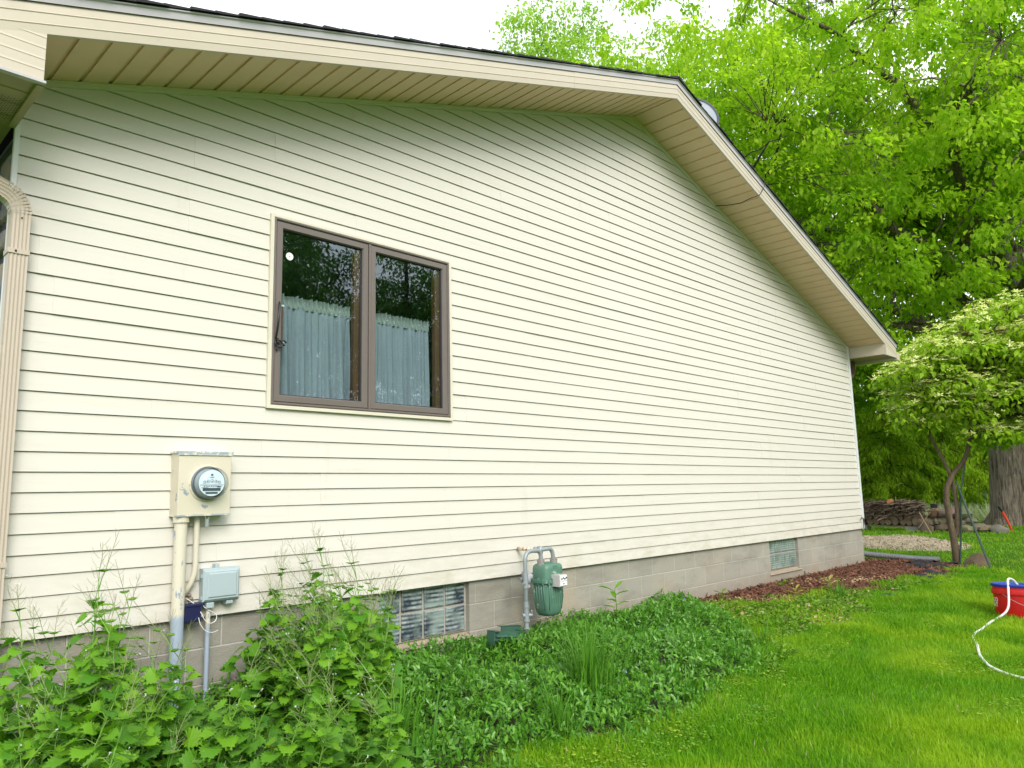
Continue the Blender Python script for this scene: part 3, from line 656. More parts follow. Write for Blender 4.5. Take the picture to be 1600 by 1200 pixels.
p = MB(); p.tube([O(1.800, -.06, .570), O(1.800, -.06, .30), O(1.797, -.058, .25), O(1.785, -.05, .20), O(1.765, -.035, .155), O(1.752, -.01, .13)], .016, 14); p.build('conduit', pipe_mat('small_conduit_paint', -2), em, angle=40)
p = MB(); ring = [Vector(O(1.832 + .011 * math.cos(a), -.118, .556 + .012 * math.sin(a))) for a in np.linspace(0, 2 * PI, 13)]; p.tube(ring, .0018, 5); sl_ = p.build('seal_wire', M_GALV, em)
p = MB(); p.box(O(1.822, -.122, .505), O(1.840, -.117, .546), None); p.build('seal_tag', pm('seal_tag', (.42, .47, .50), .4, .1, metal=.5), sl_)
# putty round the hole
p = MB()
for k in range(16):
    a = k * 2.4; rr = .016 * math.sqrt(k / 2); c_ = Vector((1.758 + rr * math.cos(a), -.022, .118 + rr * math.sin(a)))
    p.lathe([(.001, -.012), (.011, -.006), (.013, .002), (.008, .010), (.001, .012)], 8, Matrix.Translation(c_))
tag(p.build('sealant', pm('cracked_putty', (.30, .25, .20), .9, .4, 60), None, smooth=True), 'lumpy brown putty around the hole where the thin conduit enters the siding', 'sealant')
p = MB(); p.cbox((1.738, -.085, -.012), (1.835, -.018, .082), .006); p.cbox((1.732, -.09, .070), (1.841, -.016, .086), .003)
tag(p.build('plastic_cover', pm('navy_plastic', (.012, .014, .065), .4, .2, 12)), 'small navy blue plastic cover between the thick conduit and the thin one', 'cover')
# ---- telephone box
tb = empty('utility_box', (1.95, 0, -.5), label='light grey plastic utility box low on the siding with one thin conduit', cat='utility box')
O = lambda x, y, z: (x - 1.95, y, z + .5)
M_UT = pm('pale_grey_plastic', (.37, .45, .47), .4, .04, 5)
p = MB(); p.cbox(O(1.846, -.062, .080), O(2.058, -.0, .268), .004); p.build('box_base', M_UT, tb)
p = MB(); p.cbox(O(1.838, -.092, .088), O(2.050, -.060, .262), .012); p.cbox(O(1.862, -.098, .108), O(2.030, -.090, .244), .006); p.build('lid', M_UT, tb)
p = MB(); p.cbox(O(1.862, -.085, .050), O(1.905, -.02, .082), .004); p.cbox(O(1.98, -.075, .062), O(2.02, -.02, .082), .004); p.cbox(O(1.915, -.06, .264), O(1.94, -.02, .290), .003); p.box(O(1.832, -.07, .1), O(1.840, -.05, .12)); p.box(O(1.832, -.07, .22), O(1.840, -.05, .24)); p.build('clip', M_UT, tb)
p = MB(); p.tube([O(1.885, -.052, .06), O(1.885, -.052, -.62)], .0135, 14); p.build('conduit', pipe_mat('thin_conduit', .5 - .045), tb, angle=40)
c = MB(); c.tube(spline([(1.765, -.03, .115), (1.80, -.06, .085), (1.83, -.085, .035), (1.85, -.09, -.005), (1.885, -.085, -.03), (1.92, -.075, -.02), (1.925, -.07, .01), (1.90, -.07, .03), (1.87, -.07, .045), (1.85, -.06, .07)]), .0022, 6)
c.tube(spline([(1.815, -.075, .045), (1.825, -.09, -.02), (1.85, -.095, -.06), (1.89, -.09, -.08), (1.93, -.085, -.075)]), .0020, 6)
tag(c.build('wire', M_WHITE, None, smooth=True), 'thin white wire looping below the grey utility box', 'wire')

# ================================================================ GAS METER
gmr = empty('gas_meter', (4.5, -.28, -.55), label='green gas meter with grey loop pipes in front of the block foundation', cat='gas meter')
O = lambda x, y, z: (x - 4.5, y + .28, z + .55)
M_GRN = pm('weathered_green_paint', (.088, .195, .14), .42, .12, 14, c2=(.33, .40, .36), thr=(.62, .68), stretch=(1, 1, .35), bumpS=.1)
def sq(hw, hd, z, n=28, e=.45, cx=4.5, cy=-.28):
    return [O(cx + hw * math.copysign(abs(math.cos(a)) ** e, math.cos(a)), cy + hd * math.copysign(abs(math.sin(a)) ** e, math.sin(a)), z) for a in [2 * PI * k / n for k in range(n)]]
def loft(mb, rings):
    n = len(rings[0]); v = [p for r_ in rings for p in r_]; f = []
    for i in range(len(rings) - 1):
        for k in range(n): k2 = (k + 1) % n; f.append((i * n + k, i * n + k2, (i + 1) * n + k2, (i + 1) * n + k))
    f.append(tuple(range(n))[::-1]); f.append(tuple((len(rings) - 1) * n + k for k in range(n))); return mb.add(v, f)
p = MB(); loft(p, [sq(.045, .04, -.302), sq(.07, .06, -.296), sq(.088, .074, -.27), sq(.099, .082, -.22), sq(.106, .086, -.14), sq(.110, .088, -.045)]); gbody = p.build('lower_body', M_GRN, gmr, angle=50)
p = MB()
for k in range(-3, 4): 
    x = 4.5 + k * .026; p.tube([O(x, -.366, -.05), O(x, -.366, -.16), O(4.5 + k * .023, -.352, -.25)], .0045, 6)
for k in range(-2, 3):
    y = -.28 + k * .026; p.tube([O(4.39, y, -.05), O(4.396, y, -.16), O(4.412, -.28 + k * .022, -.25)], .0045, 6)
p.build('rib', M_GRN, gbody, smooth=True)
p = MB(); loft(p, [sq(.108, .087, -.018), sq(.108, .087, .06), sq(.104, .083, .082), sq(.092, .072, .094), sq(.05, .05, .099)]); gtop = p.build('upper_body', M_GRN, gmr, angle=50)
p = MB(); p.box(O(4.455, -.30, .098), O(4.545, -.25, .108)); p.box(O(4.475, -.368, .02), O(4.525, -.36, .085)); p.build('boss', M_GRN, gtop)
p = MB(); loft(p, [sq(.121, .099, -.048), sq(.123, .101, -.044), sq(.123, .101, -.022), sq(.121, .099, -.018)])
for k in range(6):
    for s in (-1, 1): p.tube([O(4.405 + k * .038, -.28 + s * .096, -.055), O(4.405 + k * .038, -.28 + s * .096, -.008)], .0075, 6)
for k in range(3):
    for s in (-1, 1): p.tube([O(4.5 + s * .116, -.33 + k * .05, -.055), O(4.5 + s * .116, -.33 + k * .05, -.008)], .0075, 6)
p.build('flange', M_GRN, gmr)
ix = MB(); ix.cbox(O(4.448, -.452, -.070), O(4.536, -.362, .018), .004); ind = ix.build('index_housing', pm('index_housing_grey', (.52, .50, .49), .4, .12, 30, c2=(.42, .13, .07), thr=(.66, .7)), gmr)
ix = MB(); ix.cbox(O(4.454, -.456, -.064), O(4.530, -.451, .012), .002); ixf = ix.build('index_face', pm('index_white', (.80, .81, .80), .35, .03), ind)
ix = MB()
for k in range(4): ix.lathe([(.007, 0), (.007, .002), (.004, .002), (.004, .0)], 12, Matrix.Translation(Vector(O(4.465 + k * .018, -.4565, -.012 + .007 * (k % 2)))) @ Matrix.Rotation(PI / 2, 4, 'X'), caps=True)
for k in range(4): ix.box(O(4.461 + k * .018, -.4585, -.030), O(4.471 + k * .018, -.457, -.027))
ix.lathe([(.006, 0), (.006, .002)], 10, Matrix.Translation(Vector(O(4.487, -.4565, -.048))) @ Matrix.Rotation(PI / 2, 4, 'X'))
ix.build('index_marks', M_BLACK, ixf)
def bend(pts, r=.05, n=6):
    """round the corners of a polyline"""
    P = [Vector(q) for q in pts]; out = [P[0]]
    for i in range(1, len(P) - 1):
        a = (P[i - 1] - P[i]); b = (P[i + 1] - P[i]); ra = min(r, a.length * .49, b.length * .49); A = P[i] + a.normalized() * ra; B = P[i] + b.normalized() * ra
        for k in range(n + 1): t = k / n; out.append((1 - t) ** 2 * A + 2 * t * (1 - t) * P[i] + t * t * B)
    out.append(P[-1]); return out
p = MB(); p.tube(bend([O(4.245, -.28, -.62), O(4.245, -.28, .205), O(4.425, -.28, .205), O(4.425, -.28, .10)], .075, 8), .0165, 14); p.build('inlet_pipe', M_GALV, gmr, smooth=True)
p = MB(); p.tube(bend([O(4.44, .02, .208), O(4.44, -.245, .203)], .05), .0150, 14); p.build('house_pipe', pm('rusty_cream_pipe', (.70, .66, .52), .6, .1, 20, c2=(.42, .13, .03), thr=(.53, .58)), gmr, smooth=True)
p = MB(); p.tube(bend([O(4.44, -.215, .203), O(4.44, -.27, .205), O(4.56, -.28, .212), O(4.575, -.28, .11)], .06, 8), .0165, 14); p.tube([O(4.44, -.205, .203), O(4.44, -.235, .203)], .024, 12); p.tube([O(4.44, -.262, .175), O(4.44, -.262, .232)], .021, 12); p.build('outlet_pipe', M_GALV, gmr, smooth=True)
p = MB()
for x in (4.425, 4.575):
    p.tube([O(x, -.28, .086), O(x, -.28, .125)], .030, 8); p.tube([O(x, -.28, .125), O(x, -.28, .136)], .024, 14); p.tube([O(x, -.28, .075), O(x, -.28, .088)], .026, 14)
p.build('union_nut', pm('pitted_union', (.33, .31, .30), .5, .35, 60, metal=.4), gmr)
p = MB()
for z0, z1, r_ in ((.03, .045, .022), (.005, .03, .021), (-.055, .005, .0215), (-.07, -.055, .023), (-.17, -.20, .020), (-.20, -.212, .023), (-.212, -.235, .019), (-.235, -.30, .021), (-.30, -.315, .026), (-.315, -.36, .018), (-.36, -.372, .024)):
    p.tube([O(4.245, -.28, z0), O(4.245, -.28, z1)], r_, 12)
p.tube([O(4.245, -.28, -.27), O(4.285, -.30, -.27)], .014, 10); p.tube([O(4.245, -.28, -.27), O(4.21, -.27, -.27)], .016, 10); p.tube([O(4.285, -.30, -.275), O(4.275, -.31, -.235)], .008, 8)
p.tube([O(4.20, -.30, -.03), O(4.225, -.29, -.03)], .008, 8)
p.build('pipe_fitting', M_GALV, gmr, angle=40)
p = MB(); Mr = Matrix.Translation(Vector(O(4.30, -.235, .0))) @ Matrix.Rotation(R(70), 4, 'Y') @ Matrix.Rotation(R(25), 4, 'X')
p.lathe([(.018, -.05), (.02, -.02), (.05, -.016), (.055, -.008), (.055, .008), (.05, .014), (.03, .022), (.02, .05), (.014, .055)], 24, Mr); p.tube([O(4.245, -.28, -.02), O(4.30, -.235, -.01)], .016, 10)
p.tube([O(4.30, -.235, -.02), O(4.30, -.255, -.075)], .018, 10); p.build('regulator', pm('regulator_grey', (.36, .37, .40), .5, .15, 20), gmr, angle=40)
# green bracket lying at the riser foot
p = MB(); Mb = Matrix.Translation((4.02, -.27, -.42)) @ Matrix.Diagonal((.92, .85, .85, 1)) @ Matrix.Rotation(R(-4), 4, 'Z') @ Matrix.Rotation(R(6), 4, 'Y')
p.box((-.15, -.02, .0), (.16, -.014, .075), Mb); p.box((-.15, -.02, .0), (.16, .05, .006), Mb); p.box((-.156, -.05, -.03), (-.150, .05, .085), Mb); p.box((.155, -.05, -.05), (.16, .05, .08), Mb); p.box((.0, .06, .05), (.22, .066, .11), Mb); p.box((.0, .06, .104), (.22, .12, .11), Mb); p.box((-.156, -.05, .08), (-.09, .05, .085), Mb)
p.tube([Mb @ Vector((-.12, -.03, .04)), Mb @ Vector((.12, -.03, .03))], .008, 8)
tag(p.build('metal_bracket', pm('dark_green_steel', (.045, .115, .08), .45, .15, 14)), 'green painted steel bracket on the ground at the foot of the gas riser', 'bracket')

# ================================================================ BUCKET AND HOSE
BX, BY = 9.22, -2.49; BZ = float(gz(BX, BY)) + .0
bk = empty('bucket', (BX, BY, BZ), label='red plastic bucket with a blue lid standing on the lawn at the right edge', cat='bucket')
M_RED = pm('red_plastic', (.56, .008, .010), .42, .08, 6, c2=(.40, .02, .015), thr=(.6, .8)); M_BLU = pm('blue_plastic', (.012, .035, .34), .3, .15, 14)
Ml = Matrix.Rotation(R(3), 4, 'Y')
BE = .72; p = MB(); p.lathe([(.190, 0), (.196, .01), (.208, .262), (.222, .266), (.224, .274), (.220, .318), (.210, .322), (.210, .350), (.20, .352)], 56, Ml, e=BE); bb = p.build('bucket_body', M_RED, bk, angle=35)
p = MB(); p.lathe([(.212, .338), (.222, .340), (.226, .348), (.225, .362), (.216, .368), (.206, .367), (.200, .358), (.02, .356)], 56, Ml, e=BE)
for k in range(3): p.lathe([(.07 + k * .04, .355), (.074 + k * .04, .361), (.08 + k * .04, .361), (.084 + k * .04, .355)], 40, Ml, caps=False, e=BE)
p.build('lid', M_BLU, bk, angle=35)
p = MB(); pts = []
for k in range(21):
    a = PI * k / 20; pts.append(Ml @ Vector((.232 * math.cos(a + 2.6), .232 * math.sin(a + 2.6), .292 - .15 * math.sin(a))))
p.tube(pts, .0022, 6); p.build('wire_handle', M_GALV, bk, smooth=True)
def bucket_text(txt, ang, z, size):
    cu = bpy.data.curves.new('t', 'FONT'); cu.body = txt; cu.size = size; cu.align_x = 'CENTER'; cu.extrude = 0; cu.offset = .0012
    to = bpy.data.objects.new('t', cu); COL.objects.link(to); dg = bpy.context.evaluated_depsgraph_get(); me = bpy.data.meshes.new_from_object(to.evaluated_get(dg)); bpy.data.objects.remove(to)
    V = []
    for v in me.vertices:
        zz_ = z + v.co.y; r_ = .196 + .012 * (zz_ / .262) + .0015; a = ang + v.co.x / .22; V.append(Ml @ Vector((r_ * sgp(math.cos(a), BE), r_ * sgp(math.sin(a), BE), zz_)))
    o = mesh_np('lettering', [tuple(v) for v in V], [list(pl_.vertices) for pl_ in me.polygons], M_WHITE, bb); return o
ca = math.atan2(CAM.y - BY, CAM.x - BX)
for dth in (-1.12, .42):
    bucket_text('BOD', ca + dth, .190, .058); bucket_text('SHT', ca + dth, .140, .058)
def gzf(x, y): return float(gz(x, y))
M_HOSE = pm('white_hose', (.72, .73, .71), .45, .06, 10, c2=(.48, .47, .38), thr=(.55, .72))
hp = [(9.22, -2.50, BZ + .36), (9.17, -2.47, BZ + .415), (9.08, -2.45, BZ + .42), (9.0, -2.46, BZ + .33), (8.93, -2.45, BZ + .15)]
for x, y in [(8.85, -2.36), (8.65, -2.36), (8.35, -2.38), (8.1, -2.395), (7.86, -2.40), (7.66, -2.43), (7.45, -2.505), (7.25, -2.56), (7.03, -2.62), (6.85, -2.69), (6.68, -2.77), (6.54, -2.89), (6.46, -3.02), (6.4, -3.3)]: hp.append((x, y, gzf(x, y) + .043))
c = MB(); c.tube(spline(hp), .0108, 10); tag(c.build('hose', M_HOSE, None, smooth=True), 'white hose running from the blue bucket lid down across the lawn', 'hose')

# ================================================================ YARD OBJECTS NEAR THE DOGWOOD
M_STEEL = pm('green_steel', (.035, .075, .055), .5, .25, 20); M_ROCK = pm('brown_grey_rock', (.20, .165, .12), .9, .35, 6, .9, c2=(.28, .25, .20), thr=(.5, .65))
c = MB(); c.tube([(14.15, -1.20, -.80), (14.36, -.83, .44), (14.40, -.76, .68)], .017, 6); c.tube([(14.38, -.68, -.78), (14.42, -.76, -.05), (14.40, -.80, .44), (14.44, -.95, 1.15)], .015, 6)
tag(c.build('tree_stake_tripod', M_STEEL), 'dark green metal poles leaning together against the small flowering tree', 'tripod')
def rock(name, loc, s, seed, label, group=None, mat=M_ROCK, cat='rock', rz=0):
    rs = random.Random(seed); b = MB(); n = 10; m = 6; rings = []
    of = Vector((rs.random() * 50, rs.random() * 50, 0)); v = []; f = []
    for i in range(m + 1):
        th = PI * i / m
        for k in range(n):
            a = 2 * PI * k / n; d = Vector((math.sin(th) * math.cos(a), math.sin(th) * math.sin(a), math.cos(th)))
            r_ = 1 + .45 * mnoise.noise(d * 1.3 + of) + .15 * mnoise.noise(d * 3.5 + of); v.append((d.x * r_ * s[0], d.y * r_ * s[1], d.z * r_ * s[2]))
    for i in range(m):
        for k in range(n): k2 = (k + 1) % n; f.append((i * n + k, (i + 1) * n + k, (i + 1) * n + k2, i * n + k2))
    b.add(v, f); o = b.build(name, mat, None, angle=35); o.location = loc; o.rotation_euler = (0, 0, rz); tag(o, label, cat, group); return o
rock('rock', (14.72, -.86, -.76), (.22, .19, .22), 5, 'brown pointed rock on the grass just right of the flowering tree trunk', None, pm('brown_rock', (.15, .105, .065), .9, .35, 8, .9))
M_PIPE = pm('black_corrugated_plastic', (.14, .15, .16), .45, .2, 12)
P_ = spline([(12.16, .55, -.22), (12.3, .30, -.36), (12.6, .14, -.43), (13.1, .02, -.49), (13.5, -.12, -.54), (13.75, -.30, -.57), (13.95, -.50, -.59)], 16)
rad = [(.046 if i % 2 else .038) for i in range(len(P_))]
c = MB(); c.tube(P_, rad, 12); tag(c.build('drain_pipe', M_PIPE), 'black corrugated drain pipe running from the house corner over the grass', 'drain pipe')
# scraps of black landscape fabric
M_FAB = pm('black_fabric', (.012, .013, .022), .6, .3, 20)
for i, (x, y, sx, sy, lab) in enumerate([(12.5, -.75, .55, .30, 'black landscape fabric scrap half buried in mulch near the drain pipe'), (11.3, -1.15, .5, .22, 'wrinkled black landscape fabric strip at the mulch edge nearest the lawn'), (13.6, -.65, .5, .2, 'black landscape fabric scrap on bare soil left of the flowering tree'), (9.0, -1.32, .10, .10, 'small black plastic scrap lying among the weeds at the mulch edge')]):
    xs = np.linspace(-sx, sx, 26); ys = np.linspace(-sy, sy, 16); X, Y = np.meshgrid(xs, ys); Z = .03 + .035 * np.sin(X * 13 + Y * 6 + i) * np.cos(Y * 17 + i) + .02 * np.sin(X * 31)
    Z += gz(X + x, Y + y) - gzf(x, y); V = np.stack([X, Y, Z], -1).reshape(-1, 3); ii = (np.arange(25)[None] + (np.arange(15) * 26)[:, None]).ravel(); F = np.stack([ii, ii + 1, ii + 27, ii + 26], 1)
    cc = V[F].mean(1); keep = (cc[:, 0] / sx) ** 2 + (cc[:, 1] / sy) ** 2 + .35 * np.sin(cc[:, 0] * 19 + i) < .8
    o = mesh_np('landscape_fabric', V, F[keep], M_FAB, None, True); o.location = (x, y, gzf(x, y)); tag(o, lab, 'landscape fabric', 'black landscape fabric scraps')
# wood chip pile
M_CHIP = pm('pale_wood_chips', (.40, .33, .24), .9, .3, 30, .8)
def pile_z(x, y): 
    u = x - 19.4; v = y - 1.75; u, v = (u * .92 - v * .39), (u * .39 + v * .92)
    return .20 * np.exp(-((u / 1.2) ** 2 + (v / 1.05) ** 2)) * (1 + .25 * np.sin(x * 2.2 + y)) + .15 * np.exp(-(((x - 20.3) / 1.2) ** 2 + ((y - 3.1) / 1.0) ** 2)) + .06 * np.exp(-(((x - 18.6) / .9) ** 2 + ((y - .7) / .7) ** 2))
def pile_full(x, y): return gz(x, y) - .045 + pile_z(x, y)
xs = np.linspace(15.5, 23, 90); ys = np.linspace(-1.0, 6, 80)
tag(grid_sheet('wood_chip_pile', xs, ys, pile_full, M_CHIP, 'stuff', mask=lambda x, y: pile_z(x, y) > .05), 'low mound of pale wood chips on the grass before the firewood', 'wood chips')
N = 16000; px_ = rng.uniform(16, 22.5, N); py_ = rng.uniform(-.8, 5.8, N); k = pile_z(px_, py_) > .055; px_, py_ = px_[k], py_[k]; n = len(px_)
T = np.stack([px_, py_, pile_full(px_, py_) + .015], 1)
CH = [(-.5, -.5, 0), (.5, -.5, 0), (.5, .5, 0), (-.5, .5, 0)]
Bm = basis(rdir(n), rdir(n) * .5 + [0, 0, 1], rng.uniform(.02, .05, n)); Bm[:, :, 0] *= .5
o = inst('loose_wood_chips', CH, [(0, 1, 2, 3)], Bm, T, leafmat('chip_tints', (.22, .17, .11), (.56, .48, .36), None, 0, .9)); tag(o, 'loose pale chips scattered over the wood chip mound', 'wood chips', None, 'stuff')

# ---- firewood stack : every log a thing
M_BARKL = pm('grey_log_bark', (.115, .085, .065), .95, .35, 25, .9); M_END = pm('weathered_log_end', (.19, .13, .085), .9, .35, 18)
def log_mesh(r_, ln, seed, endm=M_END):
    rs = random.Random(seed); b = MB(); n = 12; P = lambda y, s: [(r_ * s * (1 + .1 * math.sin(2 * a + seed)) * math.cos(a), y, r_ * s * (1 + .08 * math.cos(3 * a + seed)) * math.sin(a)) for a in [2 * PI * k / n for k in range(n)]]
    v = P(-ln / 2, .97) + P(-ln / 2, 1) + P(ln / 2, 1); f = []
    for i in (0, 1):
        for k in range(n): k2 = (k + 1) % n; f.append((i * n + k, i * n + k2, (i + 1) * n + k2, (i + 1) * n + k))
    b.add(v, f); b.cur = 1; b.add(P(-ln / 2 - .003, .96), [tuple(range(n))[::-1]]); b.cur = 0
    return b
# stack runs from A (behind the house corner) to B ; log ends face the camera
A_ = Vector((26.6, 7.6)); B_ = Vector((25.5, 2.95)); dr = (B_ - A_).normalized(); nrm = Vector((-dr.y, dr.x)); nrm = nrm if nrm.dot(Vector((-1, -.4))) > 0 else -nrm
ang = math.atan2(-nrm.y, -nrm.x) - PI / 2
protos = []
for i in range(1, 7):
    r_ = (.16, .125, .10, .085, .07, .055, .11)[i]; o = log_mesh(r_, .42, i).build('log', [M_BARKL, M_END], None, angle=50); protos.append((r_, o, []))
Lst = (B_ - A_).length; rs = random.Random(12); rowz = 0; cnt = 0
def put_log(pr, s, z, dy=0., lab='small weathered log in the firewood stack', tl=0):
    r_, o, used = pr; c = o if not used else o.copy(); 
    if used: COL.objects.link(c)
    used.append(1); q = A_ + dr * s + nrm * dy; c.location = (q.x, q.y, z); c.rotation_euler = (tl, rs.uniform(0, 6), ang + rs.uniform(-.08, .08)); tag(c, lab, 'log', 'logs of the firewood stack'); return c
base = -.78 + .17
for row, (idxs, zb) in enumerate([((0, 1, 5), 0), ((1, 2, 3), .17), ((2, 3, 4), .29), ((2, 3, 4), .39), ((3, 4), .49)]):
    s = 1.6
    while s < Lst - .1 - row * .10:
        pr = protos[rs.choice(idxs)]; s += pr[0]
        put_log(pr, s, base + zb + pr[0], rs.uniform(-.06, .06), ['large round log in the bottom row of the firewood stack', 'medium log in the lower half of the firewood stack', 'medium log in the lower half of the firewood stack', 'thin log in the upper half of the firewood stack', 'thin log in the upper half of the firewood stack', 'thin log in the upper half of the firewood stack'][row])
        s += pr[0] + .008
o = log_mesh(.10, .4, 40).build('log', [pm('orange_bark', (.33, .15, .06), .8, .2, 20), pm('fresh_cut_wood', (.50, .19, .07), .8, .15, 10)], None, angle=50); q = A_ + dr * (Lst - 1.05); o.location = (q.x, q.y, base + .72); o.rotation_euler = (0, 0, ang + .5); tag(o, 'fresh orange cut log lying on top of the firewood stack', 'log', 'logs of the firewood stack')
o = log_mesh(.16, .30, 41).build('log', [M_BARKL, M_END], None, angle=50); q = A_ + dr * (Lst + .10) + nrm * .3; o.location = (q.x, q.y, -.64); o.rotation_euler = (R(90), 0, .3); tag(o, 'short round stump standing on the grass at the stack end', 'log')
# twiggy brush filling the stack top
b = MB(); rs2 = random.Random(3)
for i in range(1150):
    s = rs2.uniform(1.6, Lst - .05); q = A_ + dr * s + nrm * rs2.uniform(-.15, .33); z = base + rs2.uniform(.25, .74); a = rs2.uniform(-1.2, 1.2) + ang + PI / 2; ln = rs2.uniform(.2, .7); t = rs2.uniform(-.35, .35)
    d = Vector((math.cos(a), math.sin(a), t)).normalized() * ln
    mid = Vector((q.x, q.y, z)); b.tube([mid - d * .5, mid + Vector((0, 0, rs2.uniform(-.03, .05))), mid + d * .5], rs2.choice((.006, .010, .016)), 4, caps=False)
tag(b.build('brush_sticks', leafmat('stick_tints', (.045, .030, .024), (.21, .155, .115), None, 0, .9)), 'tangled dead sticks piled on and through the firewood stack', 'sticks', None, 'stuff')
b = MB(); 
for z in (-.64, ): 
    for dy in (-.12, .12):
        a = A_ + dr * 1.2 + nrm * (dy + .02); c = A_ + dr * (Lst + .05) + nrm * (dy + .02); b.tube([(a.x, a.y, z), (c.x, c.y, z)], .028, 4)
tag(b.build('rail', pm('grey_rail', (.22, .17, .12), .9, .2)), 'pair of long grey timbers carrying the firewood stack', 'timber')
M_CB = pm('pale_concrete_block', (.26, .25, .22), .95, .15, 12, .6)
for s, lab in ((2.75, 'pale concrete block under the middle of the firewood stack'), (Lst - .35, 'pale concrete block under the right end of the firewood stack')):
    q = A_ + dr * s + nrm * .1; o = MB().cbox((-.20, -.1, 0), (.20, .1, .15), .008).build('concrete_block', M_CB); o.location = (q.x, q.y, -.80); o.rotation_euler = (0, 0, ang); tag(o, lab, 'concrete block', 'blocks under the firewood')
# rock pile right of the stack
rs = random.Random(8); RP = Vector((25.5, 2.1))
for i in range(20):
    lvl = 0 if i < 10 else (1 if i < 16 else 2); u = (i if lvl == 0 else (i - 10 if lvl == 1 else i - 16)); w_ = (.19, .23, .28)[lvl]
    q = RP + dr * ((-.95, -.8, -.6)[lvl] + u * w_) + nrm * rs.uniform(-.15, .25) * (1 - .4 * lvl); s = rs.uniform(.16, .25)
    rock('rock', (q.x, q.y, -.70 + lvl * .23), (s * 1.2, s, s * .75), i + 30, ['brown stone in the bottom row of the stone pile between woodpile and big tree', 'brown stone in the second layer of the stone pile beside the woodpile', 'brown stone on top of the stone pile beside the woodpile'][lvl], 'stones of the rock pile', pm('pile_stone_%d' % i, (.15 + .06 * rs.random(), .12 + .05 * rs.random(), .08 + .04 * rs.random()), .9, .35, 7, .8), 'stone', rs.uniform(0, 3))
rock('rock', (25.2, .95, -.74), (.36, .24, .17), 77, 'pale flat stone at the right foot of the stone pile', None, pm('pale_flat_stone', (.22, .20, .17), .9, .2, 7, .7), 'stone', .6)
o = MB().cbox((-.09, -.08, 0), (.09, .08, .13), .03).build('bag_weight', M_BLACK); q = RP - dr * .62; o.location = (q.x, q.y, -.08); tag(o, 'small black lump sitting on the top of the stone pile', 'weight')
b = MB(); b.tube([(26.3, .86, -.79), (26.22, .95, -.45), (26.13, 1.05, -.15), (26.10, 1.1, -.05)], [.03, .035, .04, .035], 8)
ms = MB(); ms.tube([(26.3, .86, -.79), (26.22, .95, -.45), (26.15, 1.03, -.2)], [.028, .034, .038], 8); ms.cur = 1; ms.tube([(26.15, 1.03, -.2), (26.09, 1.1, -.05)], [.039, .036], 8)
tag(ms.build('marker_stake', [pm('red_orange_paint', (.62, .05, .015), .5, .1), M_BLACK]), 'red orange stake with a black top leaning beside the big tree', 'stake')
b = MB(); b.tube([(24.2, 2.72, -.15), (23.9, 2.35, -.80)], .008, 5); tag(b.build('garden_cane', pm('pale_cane', (.42, .30, .16), .8, .2)), 'pale thin cane leaning left to right before the woodpile end', 'cane')
b = MB(); b.tube([(24.2, 2.42, -.15), (24.2, 2.78, -.62)], .008, 5); tag(b.build('garden_cane', pm('pale_cane_other', (.42, .32, .16), .8, .2)), 'pale thin cane crossing the other one before the woodpile end', 'cane')

# ================================================================ VEGETATION
LEAF = [(0, 0, 0), (-.30, .34, .10), (0, .40, 0), (.30, .34, .10), (-.20, .70, .05), (.20, .70, .05), (0, 1, -.14)]
LEAF_F = [(0, 1, 2), (0, 2, 3), (1, 4, 2), (2, 5, 3), (2, 4, 6), (2, 6, 5)]
LEAF4 = [(0, 0, 0), (-.30, .45, .09), (0, 1, -.08), (.30, .45, .09)]; LEAF4_F = [(0, 1, 2), (0, 2, 3)]
def bark(name, a, b, sc=5, st=(1, 1, .18)):
    m, nt, bs = newmat(name); n = nz(nt, sc, 8, .7, stretch=st, dist=.6); c = mix(nt, a, b, ramp(nt, n, .35, .68)); nt.links.new(c, bs.inputs['Base Color']); bs.inputs['Roughness'].default_value = .95; bs.inputs['Specular IOR Level'].default_value = .1; bump(nt, bs, n, 1.0, .06); return m
M_BK = bark('grey_furrowed_bark', (.045, .032, .024), (.34, .29, .23), 9, (2.0, 2.0, .20))
M_BKD = bark('dark_bark', (.03, .024, .018), (.10, .08, .06), 6)
M_BKW = bark('brown_smooth_bark', (.10, .075, .05), (.22, .165, .115), 9, (1, 1, .4))
LM = leafmat('spring_maple_leaf', (.27, .46, .016), (.58, .74, .055), (.27, .47, .018), .62, .55, .22, .35)
LM2 = leafmat('pale_spring_leaf', (.28, .48, .06), (.46, .62, .10), (.24, .42, .04), .55, .55, .22, .4)
LMD = leafmat('deep_green_leaf', (.09, .22, .03), (.18, .36, .05), (.07, .17, .03), .32, .55, .25, .4)
LMU = leafmat('understory_leaf', (.14, .32, .015), (.26, .46, .03), (.10, .24, .012), .45, .55, .25, .4)

